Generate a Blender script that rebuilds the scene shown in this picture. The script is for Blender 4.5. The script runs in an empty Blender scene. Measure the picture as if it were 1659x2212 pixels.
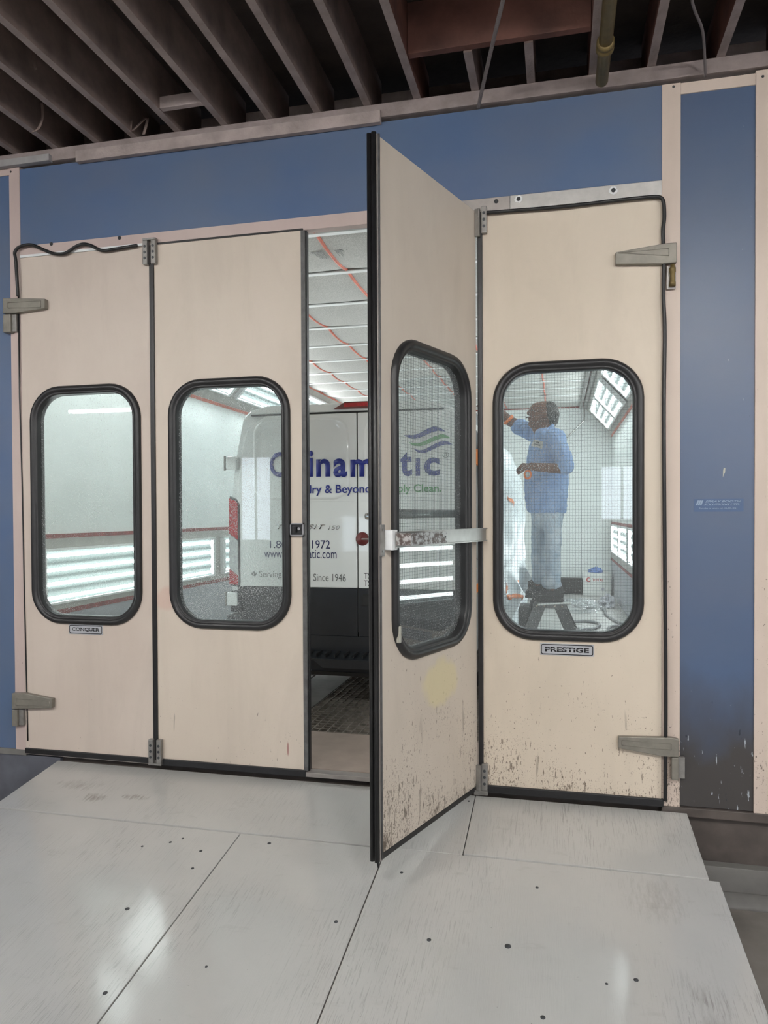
import bpy, bmesh, math, random
from mathutils import Vector, Matrix
random.seed(7)
PI = math.pi
scene = bpy.context.scene
C = bpy.context.collection

# ------------------------------------------------------------------ camera
F_PX, YAW, PITCH, ROLL, CAM_D, V_SHIFT = 1586.4, .23307, -.01503, -.004496, 4.3297, 27.9
CAM = Vector((0, -CAM_D, 1.6))
def cam_axes():
    cy, sy = math.cos(YAW), math.sin(YAW)
    f0 = Vector((-sy, cy, 0)); rt = Vector((cy, sy, 0)); up = Vector((0, 0, 1))
    f = f0*math.cos(PITCH)+up*math.sin(PITCH); u = up*math.cos(PITCH)-f0*math.sin(PITCH)
    return rt*math.cos(ROLL)+u*math.sin(ROLL), u*math.cos(ROLL)-rt*math.sin(ROLL), f
RT, UP, FW = cam_axes()
cd = bpy.data.cameras.new('camera'); cam = bpy.data.objects.new('camera', cd); C.objects.link(cam)
cam.matrix_world = Matrix(((RT.x, UP.x, -FW.x, CAM.x), (RT.y, UP.y, -FW.y, CAM.y), (RT.z, UP.z, -FW.z, CAM.z), (0, 0, 0, 1)))
cd.sensor_fit = 'VERTICAL'; cd.sensor_height = 24.0; cd.lens = 24.0*F_PX/2212
cd.shift_y = V_SHIFT/2212; cd.clip_start = .05; cd.clip_end = 100
scene.camera = cam
def P(px, py, ax, val):
    """point of a known plane (axis ax = val) that was measured at a pixel of the photograph"""
    d = FW+RT*((px-829.5)/F_PX)-UP*((py-1106-V_SHIFT)/F_PX)
    return CAM+d*((val-CAM[ax])/d[ax])

# ------------------------------------------------------------------ world, exposure, lights
w = bpy.data.worlds.new('world'); scene.world = w; w.use_nodes = True
w.node_tree.nodes['Background'].inputs[0].default_value = (.75, .85, 1, 1)
w.node_tree.nodes['Background'].inputs[1].default_value = .3
scene.view_settings.view_transform = 'Standard'; scene.view_settings.look = 'None'
scene.view_settings.gamma = 1; scene.view_settings.exposure = 0.62
scene.view_settings.use_curve_mapping = False
TUBE_E = 14.0        # booth tubes
HALL_E = 170.0       # hall strip lamps, the real one and the added ones
WIN_E = 4.5         # daylight in the hall windows
def area(name, loc, rot, sx, sy, e, col):
    l = bpy.data.lights.new(name, 'AREA'); l.shape = 'RECTANGLE'; l.size = sx; l.size_y = sy; l.energy = e; l.color = col
    o = bpy.data.objects.new(name, l); C.objects.link(o); o.location = loc; o.rotation_euler = rot; return o
scene.cycles.use_denoising = True
scene.cycles.max_bounces = 10; scene.cycles.transparent_max_bounces = 24
scene.cycles.sample_clamp_indirect = 6

# ------------------------------------------------------------------ object helpers
WM = {}
def wm(o):
    return WM.get(o.name, Matrix.Identity(4)) if o else Matrix.Identity(4)
def thing(name, label, cat, loc=(0, 0, 0), rot=(0, 0, 0), group=None):
    o = bpy.data.objects.new(name, None); C.objects.link(o)
    o.empty_display_size = .1
    o.location = loc; o.rotation_euler = rot
    from mathutils import Euler
    WM[o.name] = Matrix.Translation(Vector(loc)) @ Euler(rot).to_matrix().to_4x4()
    tag(o, label, cat, group); return o
def tag(o, label=None, cat=None, group=None, kind=None):
    if label: o['label'] = label
    if cat: o['category'] = cat
    if group: o['group'] = group
    if kind: o['kind'] = kind
    return o
def struct(o, label=None):
    o['kind'] = 'structure'
    if label: o['label'] = label
    return o
def dup(root, loc, rot=None, label=None, group=None):
    r = root.copy(); C.objects.link(r); r.location = loc
    if rot is not None: r.rotation_euler = rot
    if label: r['label'] = label
    if group: r['group'] = group
    for ch in list(root.children):
        c = ch.copy(); C.objects.link(c); c.parent = r
        for g in list(ch.children):
            d = g.copy(); C.objects.link(d); d.parent = c
    return r

class MB:
    def __init__(s): s.b = bmesh.new(); s.mi = 0
    def _f(s, vs, sm=False):
        try:
            f = s.b.faces.new(vs); f.material_index = s.mi; f.smooth = sm; return f
        except ValueError: return None
    def box(s, a, b, bev=0):
        x0, y0, z0 = a; x1, y1, z1 = b
        v = [s.b.verts.new(q) for q in ((x0,y0,z0),(x1,y0,z0),(x1,y1,z0),(x0,y1,z0),(x0,y0,z1),(x1,y0,z1),(x1,y1,z1),(x0,y1,z1))]
        fs = [s._f([v[i] for i in q]) for q in ((0,3,2,1),(4,5,6,7),(0,1,5,4),(1,2,6,5),(2,3,7,6),(3,0,4,7))]
        if bev:
            es = list({e for f in fs if f for e in f.edges})
            bmesh.ops.bevel(s.b, geom=es, offset=bev, segments=2, affect='EDGES', profile=.6)
        return s
    def prism(s, pts, vec, sm=False):
        vec = Vector(vec); a = [s.b.verts.new(Vector(p)) for p in pts]; b = [s.b.verts.new(Vector(p)+vec) for p in pts]
        n = len(pts); s._f(a[::-1]); s._f(b)
        for i in range(n): s._f([a[i], a[(i+1) % n], b[(i+1) % n], b[i]], sm)
        return s
    def ring(s, c, ax, r, n, up=None):
        ax = Vector(ax).normalized(); u = ax.orthogonal().normalized() if up is None else (Vector(up)-ax*ax.dot(Vector(up))).normalized(); v = ax.cross(u)
        return [s.b.verts.new(Vector(c)+(u*math.cos(2*PI*i/n)+v*math.sin(2*PI*i/n))*r) for i in range(n)]
    def skin(s, rings, cap=True, closed=False, sm=True):
        n = len(rings[0]); m = len(rings)
        for k in range(m if closed else m-1):
            A, B = rings[k], rings[(k+1) % m]
            for i in range(n): s._f([A[i], A[(i+1) % n], B[(i+1) % n], B[i]], sm)
        if cap and not closed: s._f(rings[0][::-1]); s._f(rings[-1])
        return s
    def cyl(s, a, b, r, n=12, r2=None):
        d = Vector(b)-Vector(a); u = d.orthogonal()
        return s.skin([s.ring(a, d, r, n, u), s.ring(b, d, r if r2 is None else r2, n, u)])
    def tube(s, pts, r, n=8, closed=False):
        pts = [Vector(p) for p in pts]; rs = []; up = None
        for i, p in enumerate(pts):
            if closed: d = pts[(i+1) % len(pts)]-pts[i-1]
            else: d = pts[min(i+1, len(pts)-1)]-pts[max(i-1, 0)]
            d.normalize()
            up = d.orthogonal() if up is None else up-d*up.dot(d)
            if up.length < 1e-5: up = d.orthogonal()
            up.normalize()
            rs.append(s.ring(p, d, r(i/(len(pts)-1)) if callable(r) else r, n, up))
        return s.skin(rs, closed=closed)
    def lathe(s, prof, c, ax=(0, 0, 1), n=24):
        ax = Vector(ax).normalized(); c = Vector(c)
        return s.skin([s.ring(c+ax*h, ax, max(r, 1e-4), n, ax.orthogonal()) for r, h in prof])
    def ell(s, c, r, n=14, m=9, rot=None):
        rs = []; M = rot or Matrix.Identity(3)
        for k in range(m+1):
            t = -PI/2+PI*k/m; t = max(-PI/2+.02, min(PI/2-.02, t)); rs.append([s.b.verts.new(Vector(c)+M @ Vector((r[0]*math.cos(t)*math.cos(2*PI*i/n), r[1]*math.cos(t)*math.sin(2*PI*i/n), r[2]*math.sin(t)))) for i in range(n)])
        return s.skin(rs)
    def cap(s, a, b, r0, r1, n=12):
        a = Vector(a); b = Vector(b); d = b-a; L = d.length; d.normalize(); u = d.orthogonal(); rs = []
        for k in range(5):
            t = -PI/2+.05+(PI/2-.05)*k/4; rs.append(s.ring(a+d*(r0*math.sin(t)), d, r0*math.cos(t), n, u))
        for k in range(5):
            t = (PI/2-.05)*k/4; rs.append(s.ring(b+d*(r1*math.sin(t)), d, r1*math.cos(t), n, u))
        return s.skin(rs)
    def grid(s, f, nu, nv, sm=True):
        g = [[s.b.verts.new(f(i/nu, j/nv)) for j in range(nv+1)] for i in range(nu+1)]
        for i in range(nu):
            for j in range(nv): s._f([g[i][j], g[i+1][j], g[i+1][j+1], g[i][j+1]], sm)
        return s
    def build(s, name, mat, parent=None, world=False, label=None, fix=True):
        me = bpy.data.meshes.new(name)
        if fix: bmesh.ops.recalc_face_normals(s.b, faces=s.b.faces)
        if world and parent: s.b.transform(wm(parent).inverted())
        s.b.to_mesh(me); s.b.free()
        for m in (mat if isinstance(mat, (list, tuple)) else [mat]): me.materials.append(m)
        o = bpy.data.objects.new(name, me); C.objects.link(o)
        if parent: o.parent = parent; WM[o.name] = wm(parent)
        if label: o['label'] = label
        return o
def box(name, mat, a, b, parent=None, bev=0, world=False, label=None):
    return MB().box(a, b, bev).build(name, mat, parent, world, label)
def evaluated(o):
    dg = bpy.context.evaluated_depsgraph_get(); me = bpy.data.meshes.new_from_object(o.evaluated_get(dg)); return me
def remeshed(mb, name, mat, parent, voxel=.01, smooth=4, world=False):
    o = mb.build(name+'_raw', mat, None)
    m = o.modifiers.new('r', 'REMESH'); m.mode = 'VOXEL'; m.voxel_size = voxel; m.use_smooth_shade = True
    if smooth: q = o.modifiers.new('s', 'SMOOTH'); q.iterations = smooth; q.factor = .5
    bpy.context.view_layer.update()
    me = evaluated(o); me.name = name
    if world and parent: me.transform(wm(parent).inverted())
    me.materials.clear(); me.materials.append(mat)
    bpy.data.objects.remove(o)
    n = bpy.data.objects.new(name, me); C.objects.link(n)
    if parent: n.parent = parent; WM[n.name] = wm(parent)
    for p in me.polygons: p.use_smooth = True
    return n
def text(name, body, mat, O, U, V, w, h=None, parent=None, bold=0, ext=.0006, shear=0, world=True, space=1.0, res=3):
    """lettering whose lower left corner stands at O, running along U, upright along V, fitted to width w (height h)"""
    cu = bpy.data.curves.new(name, 'FONT'); cu.body = body; cu.offset = bold; cu.shear = shear; cu.space_character = space
    cu.resolution_u = res; cu.fill_mode = 'FRONT'
    o = bpy.data.objects.new(name, cu); C.objects.link(o); bpy.context.view_layer.update()
    me = evaluated(o); bpy.data.objects.remove(o)
    xs = [v.co.x for v in me.vertices]; ys = [v.co.y for v in me.vertices]
    x0, x1, y0, y1 = min(xs), max(xs), min(ys), max(ys); sx = w/(x1-x0); sy = sx if h is None else h/(y1-y0)
    O, U, V = Vector(O), Vector(U).normalized(), Vector(V).normalized(); N = U.cross(V)
    b = bmesh.new(); b.from_mesh(me)
    for v in b.verts: v.co = O+U*((v.co.x-x0)*sx)+V*((v.co.y-y0)*sy)
    r = bmesh.ops.extrude_face_region(b, geom=list(b.faces))
    bmesh.ops.translate(b, vec=N*ext, verts=[g for g in r['geom'] if isinstance(g, bmesh.types.BMVert)])
    if world and parent: b.transform(wm(parent).inverted())
    m2 = bpy.data.meshes.new(name); b.to_mesh(m2); b.free(); m2.materials.append(mat)
    n = bpy.data.objects.new(name, m2); C.objects.link(n)
    if parent: n.parent = parent; WM[n.name] = wm(parent)
    return n
def rrect(cx, cz, a, b, r, n=8):
    out = []
    for (sx, sz, t0) in ((1, 1, 0), (-1, 1, 90), (-1, -1, 180), (1, -1, 270)):
        for k in range(n+1):
            t = math.radians(t0+90*k/n); out.append((cx+sx*(a-r)+r*math.cos(t), cz+sz*(b-r)+r*math.sin(t)))
    return out
def spline(pts, k=6):
    pts = [Vector(p) for p in pts]; out = []
    for i in range(len(pts)-1):
        a, b, c, d = pts[max(i-1, 0)], pts[i], pts[i+1], pts[min(i+2, len(pts)-1)]
        for j in range(k):
            t = j/k; out.append(.5*((2*b)+(c-a)*t+(2*a-5*b+4*c-d)*t*t+(3*b-a-3*c+d)*t**3))
    return out+[pts[-1]]

# ------------------------------------------------------------------ materials
class NT:
    def __init__(s, name):
        s.m = bpy.data.materials.new(name); s.m.use_nodes = True; s.t = s.m.node_tree; s.n = s.t.nodes; s.bs = s.n['Principled BSDF']
        s.tc = s.n.new('ShaderNodeTexCoord')
    def link(s, a, b): s.t.links.new(a, b)
    def coord(s, sc=(1, 1, 1), rot=(0, 0, 0)):
        m = s.n.new('ShaderNodeMapping'); m.inputs['Scale'].default_value = sc; m.inputs['Rotation'].default_value = rot
        s.link(s.tc.outputs['Object'], m.inputs['Vector']); return m.outputs[0]
    def noise(s, scale, detail=4, sc=(1, 1, 1), rough=.55, dist=0):
        t = s.n.new('ShaderNodeTexNoise'); t.inputs['Scale'].default_value = scale; t.inputs['Detail'].default_value = detail
        t.inputs['Roughness'].default_value = rough; t.inputs['Distortion'].default_value = dist; s.link(s.coord(sc), t.inputs['Vector']); return t.outputs['Fac']
    def ramp(s, fac, stops):
        r = s.n.new('ShaderNodeValToRGB'); e = r.color_ramp.elements
        while len(e) < len(stops): e.new(.5)
        for k, (p, c) in enumerate(stops):
            e[k].position = p; e[k].color = (c, c, c, 1) if isinstance(c, (int, float)) else (*c, 1)
        s.link(fac, r.inputs[0]); return r.outputs[0]
    def mix(s, fac, a, b):
        m = s.n.new('ShaderNodeMix'); m.data_type = 'RGBA'
        for k, v in ((0, fac), (6, a), (7, b)):
            if isinstance(v, (int, float)): m.inputs[k].default_value = v
            elif isinstance(v, tuple): m.inputs[k].default_value = (*v, 1)
            else: s.link(v, m.inputs[k])
        return m.outputs[2]
    def math(s, op, a, b=None):
        m = s.n.new('ShaderNodeMath'); m.operation = op
        for k, v in ((0, a), (1, b)):
            if v is None: continue
            if isinstance(v, (int, float)): m.inputs[k].default_value = v
            else: s.link(v, m.inputs[k])
        return m.outputs[0]
    def axis(s, k):
        q = s.n.new('ShaderNodeSeparateXYZ'); s.link(s.tc.outputs['Object'], q.inputs[0]); return q.outputs[k]
    def base(s, v):
        if isinstance(v, tuple): s.bs.inputs['Base Color'].default_value = (*v, 1)
        else: s.link(v, s.bs.inputs['Base Color'])
    def bump(s, h, st=.3, d=.01):
        b = s.n.new('ShaderNodeBump'); b.inputs['Strength'].default_value = st; b.inputs['Distance'].default_value = d
        s.link(h, b.inputs['Height']); s.link(b.outputs[0], s.bs.inputs['Normal'])
    def set(s, **k):
        for a, v in k.items(): s.bs.inputs[a.replace('_', ' ')].default_value = v
        return s
def plain(name, col, rough=.5, metal=0, coat=0, vary=.12, scale=8, bump=0):
    t = NT(name); n = t.noise(scale, 5)
    d = tuple(c*(1-vary) for c in col); l = tuple(min(1, c*(1+vary)) for c in col)
    t.base(t.ramp(n, [(.3, d), (.7, l)])); t.set(Roughness=rough, Metallic=metal, Coat_Weight=coat, Coat_Roughness=.05)
    if bump: t.bump(t.noise(scale*6, 4), bump)
    return t.m
def painted(name, a, b, specks, dirt=(.05, .035, .025), top=3.3, lo=0, rough=.5, dens=.5, blot=None, light=None, grain=None):
    """old sprayed paint: two tones, dark runs and specks of paint that get denser low down"""
    t = NT(name)
    col = t.mix(t.ramp(t.noise(1.6, 5, (1, 1, .6)), [(.35, 0), (.65, 1)]), a, b)
    col = t.mix(t.math('MULTIPLY', t.ramp(t.noise(3.2, 6, (1, 1, .25), .65, .6), [(.5, 0), (.8, 1)]), .35), col, tuple(c*.72 for c in a))
    z = t.axis(2)
    mr = t.n.new('ShaderNodeMapRange'); mr.inputs[1].default_value = lo; mr.inputs[2].default_value = top; mr.inputs[3].default_value = 1; mr.inputs[4].default_value = 0
    t.link(z, mr.inputs[0]); g = t.math('POWER', mr.outputs[0], 2.6)
    patch = t.ramp(t.noise(2.3, 3), [(.3, .25), (.7, 1)])
    dm = t.math('MULTIPLY', g, patch)
    def layer(scale, sc, thr, amt):
        nonlocal col
        f = t.math('ADD', t.noise(scale, 3, sc, .6), t.math('MULTIPLY', dm, .20*specks))
        col = t.mix(t.math('MULTIPLY', t.ramp(f, [(thr, 0), (thr+.03, 1)]), amt), col, dirt)
    layer(55, (1, 1, .25), .775-.06*dens, .7); layer(90, (1, 1, .5), .76-.05*dens, .75); layer(14, (1, 1, .08), .80-.05*dens, .4); layer(200, (1, 1, .7), .77-.05*dens, .7)
    if blot:
        for (cx, cz, rx, rz, c, am) in blot:
            vx = t.math('DIVIDE', t.math('SUBTRACT', t.axis(0), cx), rx); vz = t.math('DIVIDE', t.math('SUBTRACT', t.axis(2), cz), rz)
            d = t.math('ADD', t.math('MULTIPLY', vx, vx), t.math('MULTIPLY', vz, vz))
            d = t.math('ADD', d, t.math('MULTIPLY', t.noise(9, 4), .8))
            col = t.mix(t.math('MULTIPLY', t.ramp(d, [(.7, 1), (1.0, 0)]), am), col, c)
    if light:
        f = t.math('ADD', t.noise(60, 2, (1, 1, .4)), t.math('MULTIPLY', dm, .12*light))
        col = t.mix(t.ramp(f, [(.80, 0), (.82, 1)]), col, (.5, .55, .6))
    t.base(col); t.set(Roughness=rough); t.bump(t.noise(45, 4), .08, .004); return t.m
M = {}
M['door_pink'] = painted('door_pink', (.56, .475, .41), (.61, .53, .46), .4, dens=.1)
M['door_cream'] = painted('door_cream', (.60, .52, .435), (.64, .56, .475), .55, dens=.15, blot=[(.90, .13, .008, .07, (.25, .02, .02), .7), (.06, 1.05, .10, .12, (.55, .22, .17), .25)])
M['door_open'] = painted('door_open', (.56, .495, .42), (.62, .555, .475), 1.45, top=2.6, dens=.4, dirt=(.10, .075, .055), blot=[(-.45, .70, .27, .18, (.66, .58, .30), .55)])
M['door_right'] = painted('door_right', (.60, .52, .42), (.65, .565, .46), 1.35, top=2.1, dens=.3, dirt=(.11, .075, .05))
M['frame'] = painted('frame', (.55, .455, .385), (.60, .50, .43), 1.0, dens=.15)
M['frame_left'] = painted('frame_left', (.50, .40, .37), (.55, .45, .41), .5, dens=.1)
def blue(name, grime):
    t = NT(name)
    col = t.mix(t.ramp(t.noise(.8, 3), [(.35, 0), (.7, 1)]), (.072, .125, .245), (.105, .15, .235))
    col = t.mix(t.math('MULTIPLY', t.ramp(t.noise(2.2, 5, (.6, 1, 1)), [(.4, 0), (.8, 1)]), .5), col, (.14, .155, .20))
    if grime:
        col = t.mix(.42, col, (.05, .07, .12))
        z = t.axis(2)
        m = t.math('ADD', z, t.math('MULTIPLY', t.noise(4, 5, (1, 1, .5)), .5))
        col = t.mix(t.ramp(m, [(.50, .95), (1.1, 0)]), col, (.05, .044, .038))
        dm = t.ramp(z, [(.0, 1), (.9, .0)])
        f = t.math('ADD', t.noise(55, 3, (1, 1, .25)), t.math('MULTIPLY', dm, .10)); col = t.mix(t.ramp(f, [(.75, 0), (.78, 1)]), col, (.36, .40, .44))
        f = t.math('ADD', t.noise(40, 3, (1, 1, .3), .5), t.math('MULTIPLY', dm, .12)); col = t.mix(t.ramp(f, [(.77, 0), (.79, .8)]), col, (.01, .015, .03))
    t.base(col); t.set(Roughness=.38); t.bump(t.noise(30, 3), .04, .003); return t.m
M['blue'] = blue('blue', False); M['blue_grimy'] = blue('blue_grimy', True)
M['rubber'] = plain('rubber', (.010, .010, .011), .42, vary=.3, scale=20)
M['gasket'] = plain('gasket', (.016, .016, .017), .42, vary=.2, scale=14)
M['strip'] = plain('strip', (.10, .10, .10), .5, vary=.3, scale=20)
M['alu'] = plain('alu', (.50, .49, .47), .42, .85, vary=.12, scale=12)
M['alu_dull'] = plain('alu_dull', (.36, .33, .31), .5, .55, vary=.15, scale=6)
M['hinge'] = plain('hinge', (.22, .205, .175), .45, .3, vary=.15, scale=15)
M['zinc'] = plain('zinc', (.28, .27, .255), .4, .6, vary=.2, scale=20)
M['steel'] = plain('steel', (.35, .34, .33), .3, .9, vary=.15)
M['chrome'] = plain('chrome', (.6, .6, .6), .15, 1, vary=.05)
def scuffed():
    t = NT('scuffed_metal'); f = t.ramp(t.noise(30, 5, (1, 1, 1.5), .7), [(.45, 0), (.55, 1)])
    t.base(t.mix(f, (.5, .49, .48), (.14, .11, .10))); t.set(Roughness=.4, Metallic=.7); t.bump(f, .2, .002); return t.m
M['scuffed'] = scuffed()
def ply():
    t = NT('grey_painted_plywood')
    g = t.noise(7, 6, (26, 1.1, 1), .7, .3)
    patch = t.ramp(t.noise(1.5, 3), [(.42, 0), (.62, 1)])
    col = t.mix(t.ramp(t.noise(1.2, 5), [(.3, 0), (.7, 1)]), (.435, .437, .422), (.505, .50, .48))
    x = t.axis(0); right = t.ramp(t.math('ADD', t.math('MULTIPLY', x, .5), t.math('MULTIPLY', t.noise(2, 3), .5)), [(.2, .5), (.55, 1)])
    col = t.mix(t.math('MULTIPLY', t.math('MULTIPLY', t.ramp(g, [(.54, 0), (.60, .6)]), patch), right), col, (.12, .10, .09))
    col = t.mix(t.math('MULTIPLY', t.ramp(t.noise(60, 3), [(.74, 0), (.77, 1)]), .55), col, (.12, .11, .10))
    col = t.mix(t.math('MULTIPLY', t.ramp(t.noise(4, 5, (1, 2.5, 1), .7), [(.6, 0), (.8, 1)]), .35), col, (.25, .23, .20))
    for (cx, cy, rx, ry, th) in ((-2.75, -.42, .20, .10, .8), (-2.5, -.38, .22, .07, .8), (-2.95, -.30, .35, .12, .45), (.45, -.80, .30, .35, .3), (.55, -1.5, .16, .6, .35)):
        vx = t.math('DIVIDE', t.math('SUBTRACT', t.axis(0), cx), rx); vy = t.math('DIVIDE', t.math('SUBTRACT', t.axis(1), cy), ry)
        d = t.math('ADD', t.math('MULTIPLY', vx, vx), t.math('MULTIPLY', vy, vy)); d = t.math('ADD', d, t.math('MULTIPLY', t.noise(11, 6, (5, 1, 1), .7), 1.5))
        col = t.mix(t.math('MULTIPLY', t.ramp(d, [(.55, 1), (.95, 0)]), th), col, (.17, .145, .12))
    t.base(col); t.set(Coat_Weight=1.0, Coat_Roughness=.13, Coat_IOR=1.6); t.link(t.ramp(t.noise(3, 4), [(.3, .35), (.7, .5)]), t.bs.inputs['Roughness']); t.bump(g, .4, .006); return t.m
M['ply'] = ply()
M['concrete'] = plain('concrete', (.17, .165, .155), .6, vary=.35, scale=2.5, bump=.1)
M['hall_floor'] = plain('hall_floor', (.22, .20, .18), .4, vary=.4, scale=2, bump=.1)
M['base_dark'] = plain('base_dark', (.075, .062, .055), .55, vary=.35, scale=6)
M['base_left'] = plain('base_left', (.10, .105, .125), .55, vary=.25, scale=5)
M['wood_paint'] = plain('wood_paint', (.29, .24, .23), .7, vary=.2, scale=9, bump=.3)
M['wood_ledger'] = plain('wood_ledger', (.36, .30, .285), .7, vary=.22, scale=7, bump=.5)
M['wood_side'] = plain('wood_side', (.19, .14, .122), .8, vary=.3, scale=5, bump=.2)
M['wood_red'] = plain('wood_red', (.13, .055, .040), .7, vary=.4, scale=5, bump=.2)
M['deck'] = plain('deck', (.042, .030, .026), .9, vary=.4, scale=4, bump=.3)
M['dull_white'] = plain('dull_white', (.30, .29, .29), .7, vary=.15)
M['brass'] = plain('brass', (.19, .14, .055), .5, .5, vary=.3, scale=15)
M['dark'] = plain('dark', (.012, .011, .010), .8)
M['cable'] = plain('cable', (.16, .14, .14), .6)
M['wall_in'] = plain('wall_in', (.73, .765, .755), .35, vary=.04, scale=1.5)
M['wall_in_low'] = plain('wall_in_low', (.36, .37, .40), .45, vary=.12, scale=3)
M['slate'] = plain('slate', (.40, .39, .36), .5, vary=.1)
def filt():
    t = NT('ceiling_filter'); n = t.noise(2, 4)
    v = t.n.new('ShaderNodeTexVoronoi'); v.inputs['Scale'].default_value = 110; t.link(t.coord(), v.inputs['Vector'])
    t.base(t.mix(t.ramp(v.outputs['Distance'], [(.2, 0), (.6, .6)]), t.ramp(n, [(.3, (.50, .50, .48)), (.7, (.57, .57, .545))]), (.30, .30, .28)))
    t.set(Roughness=.9); return t.m
M['filter'] = filt()
M['red_tape'] = plain('red_tape', (.55, .15, .10), .5, vary=.25, scale=10)
M['red_dark'] = plain('red_dark', (.22, .035, .03), .5, vary=.3, scale=14)
M['white_metal'] = plain('white_metal', (.72, .74, .74), .35, vary=.04)
M['reflector'] = plain('reflector', (.06, .078, .075), .75, vary=.05)
M['grate'] = plain('grate', (.26, .23, .20), .6, .3, vary=.3, scale=20)
M['booth_floor'] = plain('booth_floor', (.30, .24, .205), .55, vary=.14, scale=5, bump=.05)
M['booth_floor_shaded'] = plain('booth_floor_shaded', (.15, .14, .13), .6, vary=.3, scale=4)  # same booth floor with the shade left of the grating put into its colour
M['booth_floor_grey'] = plain('booth_floor_grey', (.30, .30, .29), .5, vary=.2, scale=3)
M['carpaint'] = plain('carpaint', (.80, .815, .80), .4, coat=1, vary=.015, scale=2)
M['car_black'] = plain('car_black', (.012, .014, .018), .35, vary=.2)
M['seam'] = plain('seam', (.01, .01, .01), .6)
M['navy'] = plain('navy', (.022, .035, .24), .35, vary=.05)
M['green'] = plain('green', (.09, .30, .10), .35, vary=.05)
M['navy_dark'] = plain('navy_dark', (.02, .025, .10), .35, vary=.05)
M['grey_text'] = plain('grey_text', (.15, .155, .15), .4, vary=.05)
M['black_text'] = plain('black_text', (.008, .008, .01), .4, vary=.05)
M['lamp_red'] = plain('lamp_red', (.42, .008, .015), .2, coat=.2, vary=.3, scale=40)
M['lamp_clear'] = plain('lamp_clear', (.55, .56, .56), .1, coat=1, vary=.25, scale=50)
M['brake'] = plain('brake', (.13, .006, .008), .15, coat=1, vary=.2)
M['cup_red'] = plain('cup_red', (.14, .025, .025), .45)
M['film'] = plain('film', (.66, .71, .74), .35, vary=.06, scale=5)
M['orange'] = plain('orange', (.85, .22, .05), .5, vary=.1)
M['orange_logo'] = plain('orange_logo', (.80, .22, .02), .4, vary=.05)
M['amber_logo'] = plain('amber_logo', (.75, .38, .06), .4, vary=.05)
M['skin'] = plain('skin', (.17, .085, .06), .5, vary=.12, scale=20)
def hair():
    t = NT('hair'); n = t.noise(60, 3, (1, 1, 1)); t.base(t.ramp(n, [(.4, (.018, .017, .016)), (.65, (.16, .155, .15))])); t.set(Roughness=.8); t.bump(n, .6, .01); return t.m
M['hair'] = hair()
def cloth(name, a, b, sc=6):
    t = NT(name); t.base(t.mix(t.ramp(t.noise(sc, 5), [(.35, 0), (.65, 1)]), a, b)); t.set(Roughness=.85)
    t.bump(t.noise(9, 4, (1, 1, .6), .5, 1.6), 1.0, .06); return t.m
M['shirt'] = cloth('shirt', (.27, .41, .70), (.37, .52, .80))
M['jeans'] = cloth('jeans', (.42, .53, .66), (.64, .72, .80), 9)
M['boot'] = plain('boot', (.03, .03, .032), .6, vary=.3)
M['ladder'] = plain('ladder', (.06, .063, .067), .45, vary=.35, scale=12)
M['ladder_grey'] = plain('ladder_grey', (.16, .165, .17), .4, .4, vary=.3, scale=12)
M['carton'] = plain('carton', (.58, .59, .57), .6, vary=.06)
M['carton_red'] = plain('carton_red', (.40, .06, .06), .6)
M['rag'] = plain('rag', (.10, .17, .38), .8, bump=.4)
M['hose'] = plain('hose', (.14, .145, .15), .5)
M['plate'] = plain('plate', (.50, .51, .54), .35, .3, vary=.05)
M['decal'] = plain('decal', (.26, .34, .46), .4, vary=.1)
M['decal_dark'] = plain('decal_dark', (.055, .10, .20), .35, vary=.05)
M['wire'] = plain('wire', (.06, .07, .075), .5, .5)
M['chip'] = plain('chip', (.42, .42, .36), .6)
M['screw'] = plain('screw', (.07, .075, .08), .5, .5)
def emis(name, col, e):
    t = NT(name); t.bs.inputs['Base Color'].default_value = (.8, .8, .8, 1)
    t.bs.inputs['Emission Color'].default_value = (*col, 1); t.bs.inputs['Emission Strength'].default_value = e; return t.m
M['tube'] = emis('tube', (.97, 1, 1), TUBE_E)
M['hall_lamp'] = emis('hall_lamp', (1, .98, .95), HALL_E)
M['daylight'] = emis('daylight', (.80, .86, 1), WIN_E)
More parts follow.
